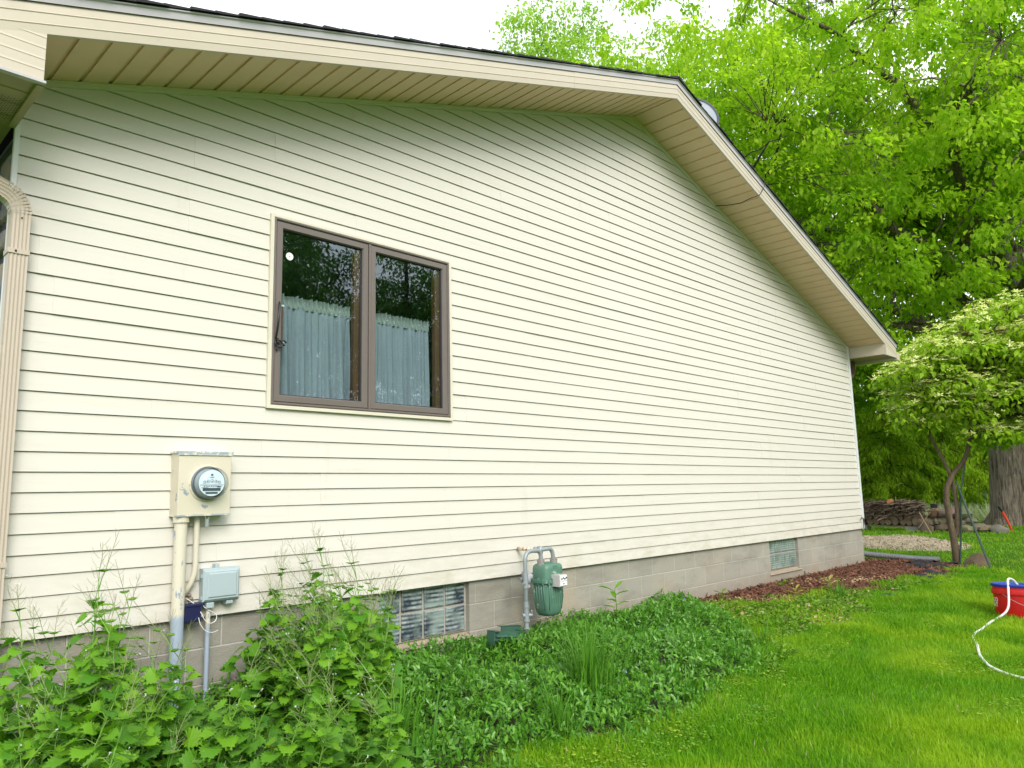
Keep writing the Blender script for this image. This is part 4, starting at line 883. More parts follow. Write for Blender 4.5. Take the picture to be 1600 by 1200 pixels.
def ncur(a, b, sag, n=7, wob=.0, rs=random):
    a = Vector(a); b = Vector(b); o = []; side = Vector((rs.uniform(-1, 1), rs.uniform(-1, 1), rs.uniform(-.4, .6))) * wob * (b - a).length
    for i in range(n):
        t = i / (n - 1); p = a.lerp(b, t); p += Vector((0, 0, sag * math.sin(PI * t))) + side * math.sin(PI * t) + Vector((rs.uniform(-1, 1), rs.uniform(-1, 1), rs.uniform(-1, 1))) * wob * .12 * (b - a).length * math.sin(PI * t); o.append(p)
    return o
def tree(name, base, top, r0, ctr, rad, nlimb, nclus, nleaf, lsize, lm, bm, label, cat, group=None, seed=1, flare=1.0, thr=-.12, droop=.8, spread=.5, h0=.35, nsub=6, leaf=(LEAF4, LEAF4_F), zmin=-99, keep=None, limbs_to=()):
    rs = random.Random(seed); g = np.random.default_rng(seed); root = empty(name, tuple(base), label=label, cat=cat, group=group)
    base = Vector(base); top = Vector(top); ctr = Vector(ctr); nodes = []
    mb = MB(); tp = ncur((0, 0, 0), top - base, 0, 12, .04, rs)
    tr_ = [r0 * (1 - .72 * (i / 11)) for i in range(12)]; H = (top - base).length
    tp2 = [tp[0] - Vector((0, 0, .3))] + [tp[0]] + [tp[0].lerp(tp[1], .12), tp[0].lerp(tp[1], .3)] + tp[1:]
    rr = [r0 * (1 + .55 * flare), r0 * (1 + .42 * flare), r0 * (1 + .2 * flare), r0 * (1 + .07 * flare)] + tr_[1:]
    mb.tube(tp2, rr, 18)
    if r0 > .3:       # root flare lobes: push the low vertices in and out
        nv = []
        for (x, y, z) in mb.v:
            a = math.atan2(y, x); k = math.exp(-max(z, 0) / .55); q = 1 + .22 * k * math.sin(a * 5 + 1) + .05 * math.sin(a * 7 + z * .8) ; nv.append((x * q, y * q, z))
        mb.v = nv
    mb.build('trunk', bm, root, smooth=True)
    br = MB()
    for i in range(4, 12): nodes.append(tp[i])
    targets = [Vector(t) for t in limbs_to]
    for i in range(nlimb):
        d = Vector(g.normal(size=3)); d.normalize(); d.z = d.z * .8 + .1
        targets.append(ctr + Vector((d.x * rad[0], d.y * rad[1], d.z * rad[2])) * rs.uniform(.6, .92))
    for i, tg in enumerate(targets):
        tg = tg - base; hh = max(.0, min(1., h0 + (1 - h0) * min(1, max(0, (tg.z / H - .25))) * rs.uniform(.55, .95))); si = tp[min(11, int(hh * 11))]
        L_ = (tg - si).length; P = ncur(si, tg, .10 * L_, 9, .16, rs); ra = r0 * .34 * (1 - .45 * hh)
        br.tube(P, [ra * (1 - .9 * (k / 8)) + .012 for k in range(9)], 8)
        nodes += P[2:]
        for j in range(nsub):
            k = rs.randint(2, 8); s0 = P[k]; d = Vector(g.normal(size=3)); d.z = d.z * .6 + .05; d.normalize(); t2 = s0 + d * rs.uniform(.18, .42) * max(rad) * .8
            Q = ncur(s0, t2, .04 * L_ * .3, 6, .2, rs); rb_ = max(.012, ra * .4 * (1 - k / 10)); br.tube(Q, [rb_ * (1 - .8 * (m_ / 5)) + .006 for m_ in range(6)], 5, caps=False); nodes += Q[1:]
    NP = np.array([tuple(n_) for n_ in nodes]); C_ = []
    tries = 0; c0 = np.array(ctr - base)
    while len(C_) < nclus and tries < nclus * 12:
        tries += 1; d = g.normal(size=3); d /= np.linalg.norm(d); r_ = g.random() ** (1 / 2.1); p = c0 + d * r_ * np.array(rad)
        if p[2] < zmin: continue
        if mnoise.noise(Vector(p) * (2.4 / max(rad) * 1.6) + Vector((seed * 7, 0, 0))) < thr: continue
        if keep and not keep(p + np.array(base)): continue
        C_.append(p)
    C_ = np.array(C_)
    for p in C_:
        dd = ((NP - p) ** 2).sum(1); j = int(dd.argmin()); s0 = Vector(NP[j]); 
        if dd[j] < (max(rad) * .5) ** 2: br.tube(ncur(s0, p, .03, 4, .15, rs), [.014, .011, .008, .004], 4, caps=False)
    br.build('branches', bm, root, smooth=True)
    per = nleaf; N = len(C_) * per; cc = np.repeat(C_, per, 0)
    # leaves hang on short sprays
    spr = rdir(len(C_) * 4) * [1, 1, .45] * spread * 1.2
    si = np.repeat(np.arange(len(C_)) * 4, per) + g.integers(0, 4, N); t = g.random(N)[:, None]
    T = cc + spr[si] * t + g.normal(size=(N, 3)) * [1, 1, .6] * spread * .30 - np.array([0, 0, 1]) * (t ** 2) * spread * .35
    d = spr[si] / spread * .6 + rdir(N) * .8 + np.array([0, 0, -droop]); n_ = rdir(N) * .7 + np.array([0, 0, 1.0])
    B = basis(d, n_, lsize * g.uniform(.55, 1.25, N)); o = inst('foliage', leaf[0], leaf[1], B, T, lm, root)
    return root
# big grey-trunked tree on the right and the trees behind the roof
tree('maple_tree', (30.0, 1.15, -.85), (28.3, .6, 15.5), .98, (27.6, 1.2, 12.3), (9.5, 8.5, 9.2), 16, 1450, 105, .19, LM, M_BK, 'huge maple with a thick grey furrowed trunk at the right edge', 'tree', 'trees beyond the house', 11, 1.0, -.09, .9, .62, .22, 7, zmin=5.2, limbs_to=[(23.6, 5.2, 6.4), (24.5, 4.4, 5.6), (22.5, 6.0, 9.5), (24.6, .5, 9), (25.5, -3, 8)])
tree('maple_tree', (20.6, 7.6, -.8), (20.2, 7.2, 12), .42, (20.3, 7.0, 9.8), (5.4, 5.2, 6.2), 11, 680, 95, .165, LM, M_BKD, 'bright green tree rising behind the roof next to the satellite dish', 'tree', 'trees beyond the house', 12, .5, -.13, .9, .6, .3, 6)
tree('maple_tree', (22.6, 12.4, -.8), (22.6, 12.2, 16), .36, (22.4, 12.0, 13.8), (5.8, 5.6, 6.8), 10, 520, 75, .17, LM2, M_BKD, 'pale thin-leaved tree showing sky through it, farthest left above the roof', 'tree', 'trees beyond the house', 13, .5, -.02, .7, .65, .3, 6)
tree('maple_tree', (31, 9.5, -.8), (30.6, 9.2, 12), .42, (30.4, 9.0, 9.2), (6.0, 6.0, 7.0), 10, 480, 85, .21, LM, M_BKD, 'bright green tree between the roof slope and the huge maple, farther back', 'tree', 'trees beyond the house', 14, .5, -.2, .9, .75, .3, 6, zmin=4.5)
tree('understory_tree', (31.5, 8.6, -.8), (31.5, 8.6, 6.6), .13, (31.5, 8.6, 5.2), (3.0, 3.0, 2.3), 8, 190, 80, .17, LMU, M_BKD, 'low dense green tree far behind the firewood stack', 'tree', None, 15, .3, -.2, .8, .42, .2, 5)

# flowering dogwood ---------------------------------------------------------
def dogwood():
    base = Vector((14.47, -.63, -.80)); root = empty('dogwood_tree', tuple(base), label='small cream flowering tree with a crooked forked trunk right of the house', cat='tree'); rs = random.Random(6); g = np.random.default_rng(6)
    mb = MB(); W = lambda *p: Vector(p) - base
    main = spline([W(14.47, -.63, -1.0), W(14.45, -.63, -.72), W(14.38, -.64, -.35), W(14.31, -.62, .1), W(14.27, -.63, .5), W(14.33, -.74, .80), W(14.42, -.92, 1.05), W(14.44, -1.05, 1.5), W(14.4, -1.05, 1.95)], 5)
    n = len(main); mb.tube(main, [.062 * (1 - .55 * k / n) + .035 * math.exp(-k / 4) for k in range(n)], 12)
    sec = spline([W(14.44, -.66, -.25), W(14.42, -.72, .1), W(14.40, -.72, .5), W(14.30, -.68, .9), W(14.18, -.52, 1.4), W(13.95, -.35, 2.0)], 5); n = len(sec); mb.tube(sec, [.045 * (1 - .6 * k / n) for k in range(n)], 10)
    mb.build('trunk', M_BKW, root, smooth=True)
    br = MB(); nodes = main[-12:] + sec[-10:]
    pads = []      # flat tiers of foliage
    spec = [(13.42, -.32, 2.52, .62, .5), (13.8, -.55, 2.78, .8, .7), (14.25, -1.1, 3.15, .85, .8), (14.6, -1.5, 3.48, .75, .7), (15.0, -1.9, 3.05, 1.15, .8), (14.0, -.6, 2.55, 1.0, .8), (14.7, -1.3, 2.75, 1.2, .9), (15.2, -2.0, 2.45, 1.1, .8), (13.75, -.35, 2.15, .75, .5), (13.65, -.42, 1.88, .62, .45), (14.4, -1.1, 1.72, .62, .45), (14.75, -1.55, 1.95, .9, .6), (15.1, -1.9, 1.7, .8, .5), (14.2, -.8, 2.9, .8, .8), (14.7, -.6, 2.9, 1.1, .7), (15.2, -1.2, 2.6, 1.1, .7), (14.45, -1.35, 1.45, .42, .25), (14.15, -1.1, 1.42, .5, .35), (14.75, -1.55, 1.42, .7, .4), (13.75, -.55, 2.0, .6, .45), (14.9, -1.6, 1.8, .9, .5), (13.5, -.3, 1.62, .38, .3), (14.0, -.8, 2.3, .8, .6), (14.5, -1.2, 2.1, .9, .6), (15.0, -1.5, 2.2, 1.0, .6)]
    LV = []; LD = []; LN = []; FV = []
    for (x, y, z, a, h) in spec:
        c = W(x + .20, y - .20, z); s0 = min(nodes, key=lambda q: (q - c).length + (0 if q.z < c.z else 1)); P = ncur(s0, c, .1, 7, .12, rs); br.tube(P, [.035 - .004 * k for k in range(7)], 6, caps=False)
        m_ = int(30 * a * a / .7) + 8
        for i in range(m_):
            r_ = math.sqrt(rs.random()) * a; t = rs.uniform(0, 2 * PI); e = c + Vector((r_ * math.cos(t), r_ * math.sin(t), h * .30 * (1 - (r_ / a) ** 2) - .10 * r_ + rs.uniform(-.09, .07)))
            br.tube(ncur(c.lerp(e, .1), e, .03, 4, .1, rs), [.010, .008, .006, .003], 4, caps=False)
            for k in range(rs.randint(10, 15)):
                p = e + Vector(g.normal(size=3) * [.10, .10, .028]); LV.append(p); q = p - e; LD.append((q.x * 5 + g.normal() * .5, q.y * 5 + g.normal() * .5, -.75 + g.normal() * .4)); LN.append((g.normal() * .4, g.normal() * .4, 1))
            for k in range(rs.randint(4, 7)): FV.append(e + Vector((g.normal() * .10, g.normal() * .10, .085 + g.random() * .06)))
    br.build('branches', M_BKW, root, smooth=True)
    LV = np.array([tuple(v) for v in LV]); N = len(LV)
    inst('foliage', LEAF, LEAF_F, basis(np.array(LD), np.array(LN), g.uniform(.075, .125, N)), LV, leafmat('dogwood_leaf', (.22, .40, .014), (.38, .56, .035), (.27, .42, .02), .48, .5, .3, 1.2), root)
    # four pointed bracts
    tv = [(0, 0, 0)]; tf = []
    for k in range(4):
        a = k * PI / 2; c_, s_ = math.cos(a), math.sin(a); b0 = len(tv)
        for (u, v, w_) in ((.5, -.26, .02), (.5, .26, .02), (1, 0, .10)): tv.append((u * c_ - v * s_, u * s_ + v * c_, w_))
        tf += [(0, b0, b0 + 2), (0, b0 + 2, b0 + 1)]
    FV = np.array([tuple(v) for v in FV]); N = len(FV); up = np.stack([g.normal(size=N) * .35 - .35, g.normal(size=N) * .35 - .1, np.ones(N)], 1)
    inst('blossoms', tv, tf, basis(rdir(N) * [1, 1, .15], up, g.uniform(.044, .070, N)), FV, leafmat('cream_bract', (.72, .74, .27), (.86, .86, .42), None, .4, .6), root)
dogwood()

# conifers with hanging sprays ----------------------------------------------
def conifer(name, base, h, r_, seed, label, lm, group='conifers behind the firewood', bare=1.2):
    g = np.random.default_rng(seed); rs = random.Random(seed); root = empty(name, base, label=label, cat='conifer', group=group); mb = MB(); mb.tube([(0, 0, -.2), (0, 0, h * .5), (.1, 0, h)], [.17, .11, .02], 10); mb.build('trunk', M_BKW, root, smooth=True)
    br = MB(); T = []; D = []; nb = int(h * 9)
    for i in range(nb):
        z = bare + (h - bare) * (i / nb); t = i * 2.4 + rs.uniform(-.4, .4); ln = r_ * (1 - (z / h) ** 1.3) * rs.uniform(.6, 1.1) + .2; e = Vector((ln * math.cos(t), ln * math.sin(t), z - ln * .22)); P = ncur((0, 0, z + .2), e, .12 * ln, 6, .05, rs); br.tube(P, [.035, .03, .022, .016, .01, .005], 4, caps=False)
        m_ = int(ln * 42)
        for k in range(m_):
            u = g.random() ** .8; q = P[0].lerp(e, u) + Vector((0, 0, .12 * ln * math.sin(PI * u))); side = g.normal() * .22 * ln * (1.1 - u)
            q = q + Vector((-math.sin(t) * side, math.cos(t) * side, -abs(side) * .25)); L2 = g.uniform(.12, .5)
            for w_ in range(4): T.append((q.x + g.normal() * .05, q.y + g.normal() * .05, q.z - L2 * w_ / 4)); D.append((math.cos(t) * .5 + g.normal() * .5, math.sin(t) * .5 + g.normal() * .5, -1.1))
    br.build('branches', M_BKD, root, smooth=True); T = np.array(T); N = len(T)
    tv = [(-.09, 0, 0), (.09, 0, 0), (.13, .5, 0), (0, 1, 0), (-.13, .5, 0)]; B = basis(np.array(D), rdir(N), g.uniform(.12, .26, N)); inst('foliage', tv, [(0, 1, 2), (0, 2, 4), (2, 3, 4)], B, T, lm, root)
LMC = leafmat('hanging_conifer', (.22, .38, .018), (.46, .62, .04), (.24, .40, .018), .5, .7, .15, .6); LMC2 = leafmat('yellow_green_conifer', (.28, .42, .015), (.46, .58, .04), (.26, .38, .018), .4, .7, .15, .6)  # the second conifer leaf starts from a yellower green
conifer('spruce_tree', (36.5, 9.3, -.8), 9, 2.5, 1, 'yellow green conifer with bare lower stems nearest the house corner', LMC2, bare=1.0)
conifer('spruce_tree', (36.2, 7.3, -.8), 9.5, 2.8, 2, 'dark green drooping conifer behind the middle of the firewood stack', LMC, bare=.5)
conifer('spruce_tree', (37.5, 5.4, -.8), 9, 2.5, 3, 'dark green drooping conifer behind the flowering tree trunk', LMC, bare=.6)
conifer('spruce_tree', (39.0, 3.6, -.8), 9, 2.4, 4, 'dark green drooping conifer just left of the huge maple trunk', LMC, bare=1.3)

# far woods and rough grass strip ---------------------------------------------
N = 60000; g = np.random.default_rng(77); tt = g.random(N); px_ = 46 + g.random(N) * 16; py_ = -30 + tt * 75; pz_ = -.5 + g.random(N) ** .8 * (9 + 5 * np.sin(py_ * .35) + 3 * np.sin(py_ * .9))
o = inst('far_woods', LEAF4, LEAF4_F, basis(rdir(N) + [0, 0, -.6], rdir(N), g.uniform(.3, .65, N)), np.stack([px_, py_, pz_], 1), leafmat('far_woods_leaf', (.09, .18, .015), (.24, .38, .03), (.05, .10, .014), .35, .7, .2, .25)); tag(o, 'deep green woods filling the background beyond the lawn', 'woods', None, 'stuff')
mb = MB(); rs = random.Random(31)
for i in range(90):
    x, y = rs.uniform(44, 62), rs.uniform(-25, 40); mb.tube([(x, y, -1), (x + rs.uniform(-.3, .3), y + rs.uniform(-.3, .3), 5), (x + rs.uniform(-.6, .6), y, 11)], [rs.uniform(.1, .25), .1, .05], 6)
tag(mb.build('far_trunks', M_BKD, None, smooth=True), 'thin dark stems standing inside the far woods', 'woods', None, 'stuff')
mb = MB(); mb.add([(66, -60, -2), (66, 80, -2), (66, 80, 7), (66, -60, 7)], [(0, 1, 2, 3)])
nx = 120; ys = np.linspace(-60, 80, nx); v = [(66 + 3 * math.sin(y * .2), y, -2) for y in ys] + [(66 + 3 * math.sin(y * .2) + 4, y, 6 + 2.5 * math.sin(y * .5) + 1.2 * math.sin(y * 1.7)) for y in ys]
mb = MB(); mb.add(v, [(i, i + 1, nx + i + 1, nx + i) for i in range(nx - 1)]); tag(mb.build('wooded_bank', pm('woods_floor', (.035, .05, .02), .95, .5, .8), None, smooth=True), None, None, None, 'structure')
# pale dry weeds strip before the conifers
N = 9000; px_ = g.uniform(32.2, 35.5, N) ; py_ = g.uniform(-8, 14, N); px_ = px_ + (py_ - 3) * .10
T = np.stack([px_, py_, gz(px_, py_)], 1); D = rdir(N) * [.55, .55, .1] + [0, 0, .8]; BL = [(-.02, 0, 0), (.02, 0, 0), (.012, .6, .03), (0, 1, .12), (-.012, .6, .03)]; BLF = [(0, 1, 2), (0, 2, 4), (4, 2, 3)]
o = inst('dry_weeds', BL, BLF, basis(D, rdir(N), g.uniform(.35, .85, N)), T, leafmat('dry_weed_tints', (.42, .43, .30), (.68, .67, .56), (.34, .42, .20), .3, .9)); tag(o, 'strip of pale dry weeds along the foot of the conifers', 'weeds', None, 'stuff')

# trees behind the camera, seen in the window glass ---------------------------
for i, (x, y, h, rr, lab) in enumerate([(12.5, -24, 12.5, 4.6, 'dense dark tree mirrored in the left window pane'), (22.5, -25, 13, 4.6, 'dark tree with sky gaps mirrored in the right window pane'), (3.0, -26, 12, 4.6, 'tree across the yard behind the photographer, left'), (33, -23, 11, 4.4, 'tree across the yard behind the photographer, right'), (17.2, -27, 13.5, 4.6, 'dense tree between the two mirrored in the window panes')]):
    tree('broadleaf_tree', (x, y, -.8), (x, y, h), .3, (x, y, h * .62), (rr, rr, h * .42), 9, 420, 85, .19, LMD, M_BKD, lab, 'tree', 'trees across the yard', 60 + i, .4, (-.14, -.04, -.1, -.1, -.06)[i], .8, .8, .3, 5)
N = 14000; px_ = g.uniform(-20, 60, N); py_ = -36 - g.random(N) * 6; pz_ = -.8 + g.random(N) * (5.0 + 2.5 * np.sin(px_ * .5))
o = inst('yard_hedgerow', LEAF4, LEAF4_F, basis(rdir(N) + [0, 0, -.6], rdir(N), g.uniform(.5, .9, N)), np.stack([px_, py_, pz_], 1), LMD); tag(o, 'dark row of trees across the yard mirrored low in the window', 'trees', None, 'stuff')

# ---------------------------------------------------------------- lawn blades
def frus(x, y, z, mx=1.12):
    d = np.stack([x - CAM.x, y - CAM.y, z - CAM.z], -1); D_ = d @ np.array(_f); u = d @ np.array(_r) / np.maximum(D_, .01); v = d @ np.array(_u) / np.maximum(D_, .01)
    return (D_ > .5) & (abs(u) < .687 * mx) & (abs(v) < .515 * mx)
GM = leafmat('lawn_grass', (.065, .22, .008), (.21, .45, .013), (.31, .48, .018), .38, .5, .25, 1.1)
BLADE = [(-.04, 0, 0), (.04, 0, 0), (.030, .55, .05), (-.030, .55, .05), (0, 1, .20)]; BLADE_F = [(0, 1, 2), (0, 2, 3), (3, 2, 4)]
def lawn(name, n, dmin, dmax, hlo, hhi, wsc, label, mat=GM):
    x = []; y = []; m_ = 0
    while m_ < n:
        r_ = np.sqrt(g.random(n) * (dmax ** 2 - dmin ** 2) + dmin ** 2); a = g.uniform(R(10), R(84), n); xx = CAM.x + r_ * np.sin(a); yy = CAM.y + r_ * np.cos(a)
        zz = gz(xx, yy); k = frus(xx, yy, zz) & in_lawn(xx, yy - .20 * g.random(n) ** 2) & ((yy < -.03) | (xx > 12.15)); k &= g.random(n) > .75 * in_weed(xx, yy); x.append(xx[k]); y.append(yy[k]); m_ += k.sum()
        if len(x) > 40: break
    x = np.concatenate(x)[:n]; y = np.concatenate(y)[:n]; N = len(x)
    cl = .5 + .5 * np.sin(x * 5.3 + 2 * np.sin(y * 4.1)) * np.sin(y * 6.1 + 1.5 * np.sin(x * 3.7)); ph = np.sin(x * 1.7 + y * 2.3) * PI
    D = rdir(N) * [.6, .6, .05] + np.stack([.32 * np.cos(ph), .32 * np.sin(ph), np.ones(N) * .85], 1)
    B = basis(D, rdir(N), g.uniform(hlo, hhi, N) * (.75 + .5 * cl)); B[:, :, 0] *= wsc
    o = inst(name, BLADE, BLADE_F, B, np.stack([x, y, gz(x, y) - .004], 1), mat); tag(o, label, 'grass', None, 'stuff')
lawn('lawn_grass', 150000, 3.0, 7.2, .045, .085, 1.0, 'bright green lawn grass in the near right foreground')
lawn('lawn_grass', 120000, 7.2, 13, .05, .095, 1.4, 'bright green lawn grass round the bucket and the flowering tree')
lawn('lawn_grass', 90000, 13, 36, .045, .085, 2.6, 'green lawn reaching back to the firewood stack and big tree')

lawn('lawn_straw', 5000, 3.0, 12, .03, .08, .9, 'scattered dry straw coloured blades in the lawn', leafmat('straw_blade', (.35, .33, .12), (.55, .50, .26), None, .1))
x, y = np.random.default_rng(5).uniform(2.6, 9.5, 60000), np.random.default_rng(6).uniform(-3.9, -1.2, 60000); k = in_lawn(x, y) & ((np.sin(x * 2.3 + 2 * np.sin(y * 1.9)) * np.sin(y * 3.1 + x) > .45) | (y > interp(x, WEED) - .35)) ; x, y = x[k][:12000], y[k][:12000]; N = len(x)
o = inst('clover', [(0, 0, 0), (-.42, .55, .08), (0, 1, 0), (.42, .55, .08)], LEAF4_F, basis(rdir(N) * [1, 1, .15], rdir(N) * .35 + [0, 0, 1], g.uniform(.012, .024, N)), np.stack([x, y, gz(x, y) + g.uniform(.02, .055, N)], 1), leafmat('clover_leaf', (.10, .27, .02), (.22, .42, .03), (.34, .44, .04), .3, .5, .3, 4)); tag(o, 'small clover leaves mixed in patches through the lawn', 'clover', None, 'stuff')
# ---------------------------------------------------------------- mulch chips
def scatter(n, x0, x1, y0, y1, test):
    x = g.uniform(x0, x1, n); y = g.uniform(y0, y1, n); k = test(x, y); return x[k], y[k]
x, y = scatter(60000, 6.5, 14.3, -1.5, .4, lambda x, y: in_mulch(x, y) & ~((x < 12.07) & (y > .015))); N = len(x)
D = rdir(N) * [1, 1, .28]; SH = [(-.5, 0, 0), (.5, 0, 0), (.5, 1, .0), (-.5, 1, 0), (0, .5, .35)]; B = basis(D, rdir(N) * .6 + [0, 0, 1], g.uniform(.018, .06, N)); B[:, :, 0] *= .24; B[:, :, 2] *= .4
def three(name, a, b, c): return leafmat(name, a, b, c, 0, .9, .15, 9)
o = inst('mulch_chips', SH, [(0, 1, 4), (1, 2, 4), (2, 3, 4), (3, 0, 4)], B, np.stack([x, y, gz(x, y) + g.uniform(.008, .035, N)], 1), three('mulch_tints', (.065, .028, .019), (.27, .13, .085), (.13, .058, .038))); tag(o, 'reddish brown shredded bark mulch along the foundation', 'mulch', None, 'stuff')
# dead leaves and pale straw in the weeds patch
x, y = scatter(5200, 6.6, 10.6, -1.7, -.2, lambda x, y: in_weed(x, y) | (in_mulch(x, y) & (np.sin(x * 3 + y * 5) > .4))); N = len(x)
o = inst('dead_leaves', LEAF4, LEAF4_F, basis(rdir(N) * [1, 1, .2], rdir(N) * .8 + [0, 0, 1], g.uniform(.02, .05, N)), np.stack([x, y, gz(x, y) + g.uniform(.01, .05, N)], 1), leafmat('dead_leaf_tints', (.22, .12, .05), (.52, .40, .24), None, .1, .9)); tag(o, 'scattered tan dead leaves between the mulch and the lawn', 'dead leaves', None, 'stuff')
x, y = scatter(26000, 5.2, 10.8, -1.9, -.1, lambda x, y: in_weed(x, y) | ((in_mulch(x, y)) & (np.sin(x * 2.9 + 1) * np.sin(y * 6 + x) > .93) )); k = (np.sin(x * 5 + np.sin(y * 7)) + np.sin(y * 6.3 + x)) > -.7; x, y = x[k], y[k]; N = len(x)
WL = leafmat('weed_leaf', (.085, .20, .016), (.20, .36, .03), (.11, .25, .02), .3, .5, .3, 3)
o = inst('low_weeds', LEAF, LEAF_F, basis(rdir(N) * [1, 1, .4] + [0, 0, .25], rdir(N) * .5 + [0, 0, 1], g.uniform(.022, .055, N)), np.stack([x, y, gz(x, y) + g.uniform(.0, .06, N)], 1), WL); tag(o, 'low leafy weeds spreading between the mulch and the lawn', 'weeds', None, 'stuff')

# ---------------------------------------------------------------- periwinkle cover
def peri_h(x, y): return .17 * np.clip((y - interp(x, PERI)) / .35 + .25, .15, 1) * (.75 + .35 * np.sin(x * 4.1 + np.sin(y * 3)) * np.sin(y * 4.7 + 1))
n0 = 9000; x, y = scatter(n0, .7, 7.2, -1.95, .0, in_peri); xf, yf = scatter(2600, 2.2, 7.6, -2.3, .0, lambda x, y: (~in_peri(x, y)) & (y > interp(x, PERI) - .30 + .22 * np.sin(x * 5.3) + jit(x, y)) & (y < -.03)); x = np.concatenate([x, xf]); y = np.concatenate([y, yf]); ns_ = len(x); zt = gz(x, y) + peri_h(x, y) * g.uniform(.45, 1.15, ns_)
per = 9; dirs_ = rdir(ns_) * [1, 1, .3] + [0, 0, .55]; dirs_ /= np.linalg.norm(dirs_, axis=1, keepdims=True)
P0 = np.stack([x, y, zt], 1); kk = np.tile(np.arange(per), ns_); Pr = np.repeat(P0, per, 0) - np.repeat(dirs_, per, 0) * (kk * .013)[:, None]
side = np.cross(np.repeat(dirs_, per, 0), rdir(len(Pr))); side /= np.linalg.norm(side, axis=1, keepdims=True); D = side + np.repeat(dirs_, per, 0) * (.75 - .06 * kk)[:, None]
N = len(Pr); PL = [(0, 0, 0), (-.20, .35, .07), (0, .38, 0), (.20, .35, .07), (-.16, .72, .05), (.16, .72, .05), (0, 1, -.06)]
o = inst('periwinkle', PL, LEAF_F, basis(D, np.repeat(dirs_, per, 0) * .6 + rdir(N) * .25 + [0, 0, .6], g.uniform(.028, .048, N) * (1 - .0 * kk)), Pr, leafmat('periwinkle_leaf', (.065, .22, .022), (.19, .42, .045), (.10, .28, .03), .3, .3, .55, 2.5)); tag(o, 'glossy dark green periwinkle ground cover between the gas meter and the lawn', 'ground cover', None, 'stuff')
grid_sheet('planting_bed', np.linspace(.5, 7.4, 100), np.linspace(-2.1, .02, 50), lambda x, y: gz(x, y) + .01, pm('bed_soil', (.035, .035, .016), .95, .4, 10), mask=in_peri)
FL = []; FLF = []
for k in range(5):
    a = k * 2 * PI / 5; c_, s_ = math.cos(a), math.sin(a); b0 = len(FL)
    for (u, v) in ((.1, 0), (.7, -.35), (1, 0), (.8, .35)): FL.append((u * c_ - v * s_, u * s_ + v * c_, .1 * u))
    FLF.append([b0, b0 + 1, b0 + 2, b0 + 3])
M_VIO = pm('violet_petal', (.26, .28, .62), .6, .1, 30)
for i, (x, y, lab) in enumerate([(4.15, -1.25, 'violet blue periwinkle flower left of the tall grass clump'), (5.9, -.72, 'violet blue periwinkle flower near the lawn end of the ground cover'), (5.0, -.98, 'violet blue periwinkle flower in the middle of the ground cover right of the grass clump'), (3.35, -1.02, 'violet blue periwinkle flower near the bottom of the leafy weeds'), (6.35, -.35, 'violet blue periwinkle flower nearest the mulch')]):
    o = mesh_np('periwinkle_flower', np.array(FL) * .018, FLF, M_VIO); o.location = (x, y, gzf(x, y) + float(peri_h(x, y)) * 1.15 + .015); o.rotation_euler = (.7, .2, i); tag(o, lab, 'flower', 'periwinkle flowers')

# tall grass clump ------------------------------------------------------------
def clump(x0, y0, n, h, sp, lab, seed, name='grass_clump'):
    g2 = np.random.default_rng(seed); V = []; F = []
    for i in range(n):
        a = g2.uniform(0, 2 * PI); r_ = abs(g2.normal()) * sp; bx, by = r_ * math.cos(a), r_ * math.sin(a); L_ = h * g2.uniform(.5, 1.1); lean = g2.uniform(.05, .5) * (1 + (g2.random() < .2)); a2 = a + g2.normal() * .8; w0 = g2.uniform(.0025, .0048); sd = Vector((-math.sin(a2), math.cos(a2), 0)); b0 = len(V)
        for k in range(7):
            t = k / 6; q = Vector((bx, by, 0)) + Vector((math.cos(a2), math.sin(a2), 0)) * L_ * lean * t ** 2 + Vector((0, 0, L_ * (t - .35 * lean * t ** 3))); w_ = w0 * (1 - t ** 3 * .95); V += [tuple(q - sd * w_), tuple(q + sd * w_)]
        F += [[b0 + 2 * k, b0 + 2 * k + 1, b0 + 2 * k + 3, b0 + 2 * k + 2] for k in range(6)]
    o = mesh_np(name, V, F, leafmat('tall_grass_' + str(seed), (.05, .18, .012), (.14, .34, .03), None, .3, .45, .35), None, True); o.location = (x0, y0, gzf(x0, y0)); tag(o, lab, 'grass clump'); return o
clump(3.75, -1.28, 230, .50, .10, 'tall thin bladed grass clump standing in the periwinkle below the gas meter', 1)
clump(3.15, -1.55, 60, .34, .06, 'small grass tuft nearest the bottom edge beside the lawn', 2)
clump(8.6, -.95, 60, .22, .07, 'small green grass tuft growing in the mulch before the right glass block window', 3)
clump(2.30, -1.25, 70, .42, .08, 'thin grass blades growing among the weeds right of the thin conduit', 4)
clump(1.05, -1.20, 50, .40, .07, 'thin grass blades growing among the weeds left of the thick conduit', 5)
clump(4.35, -1.62, 50, .22, .09, 'short grass tuft on the seam between ground cover and lawn', 6)
clump(5.9, -1.35, 40, .20, .08, 'short grass tuft at the right end of the ground cover', 7)
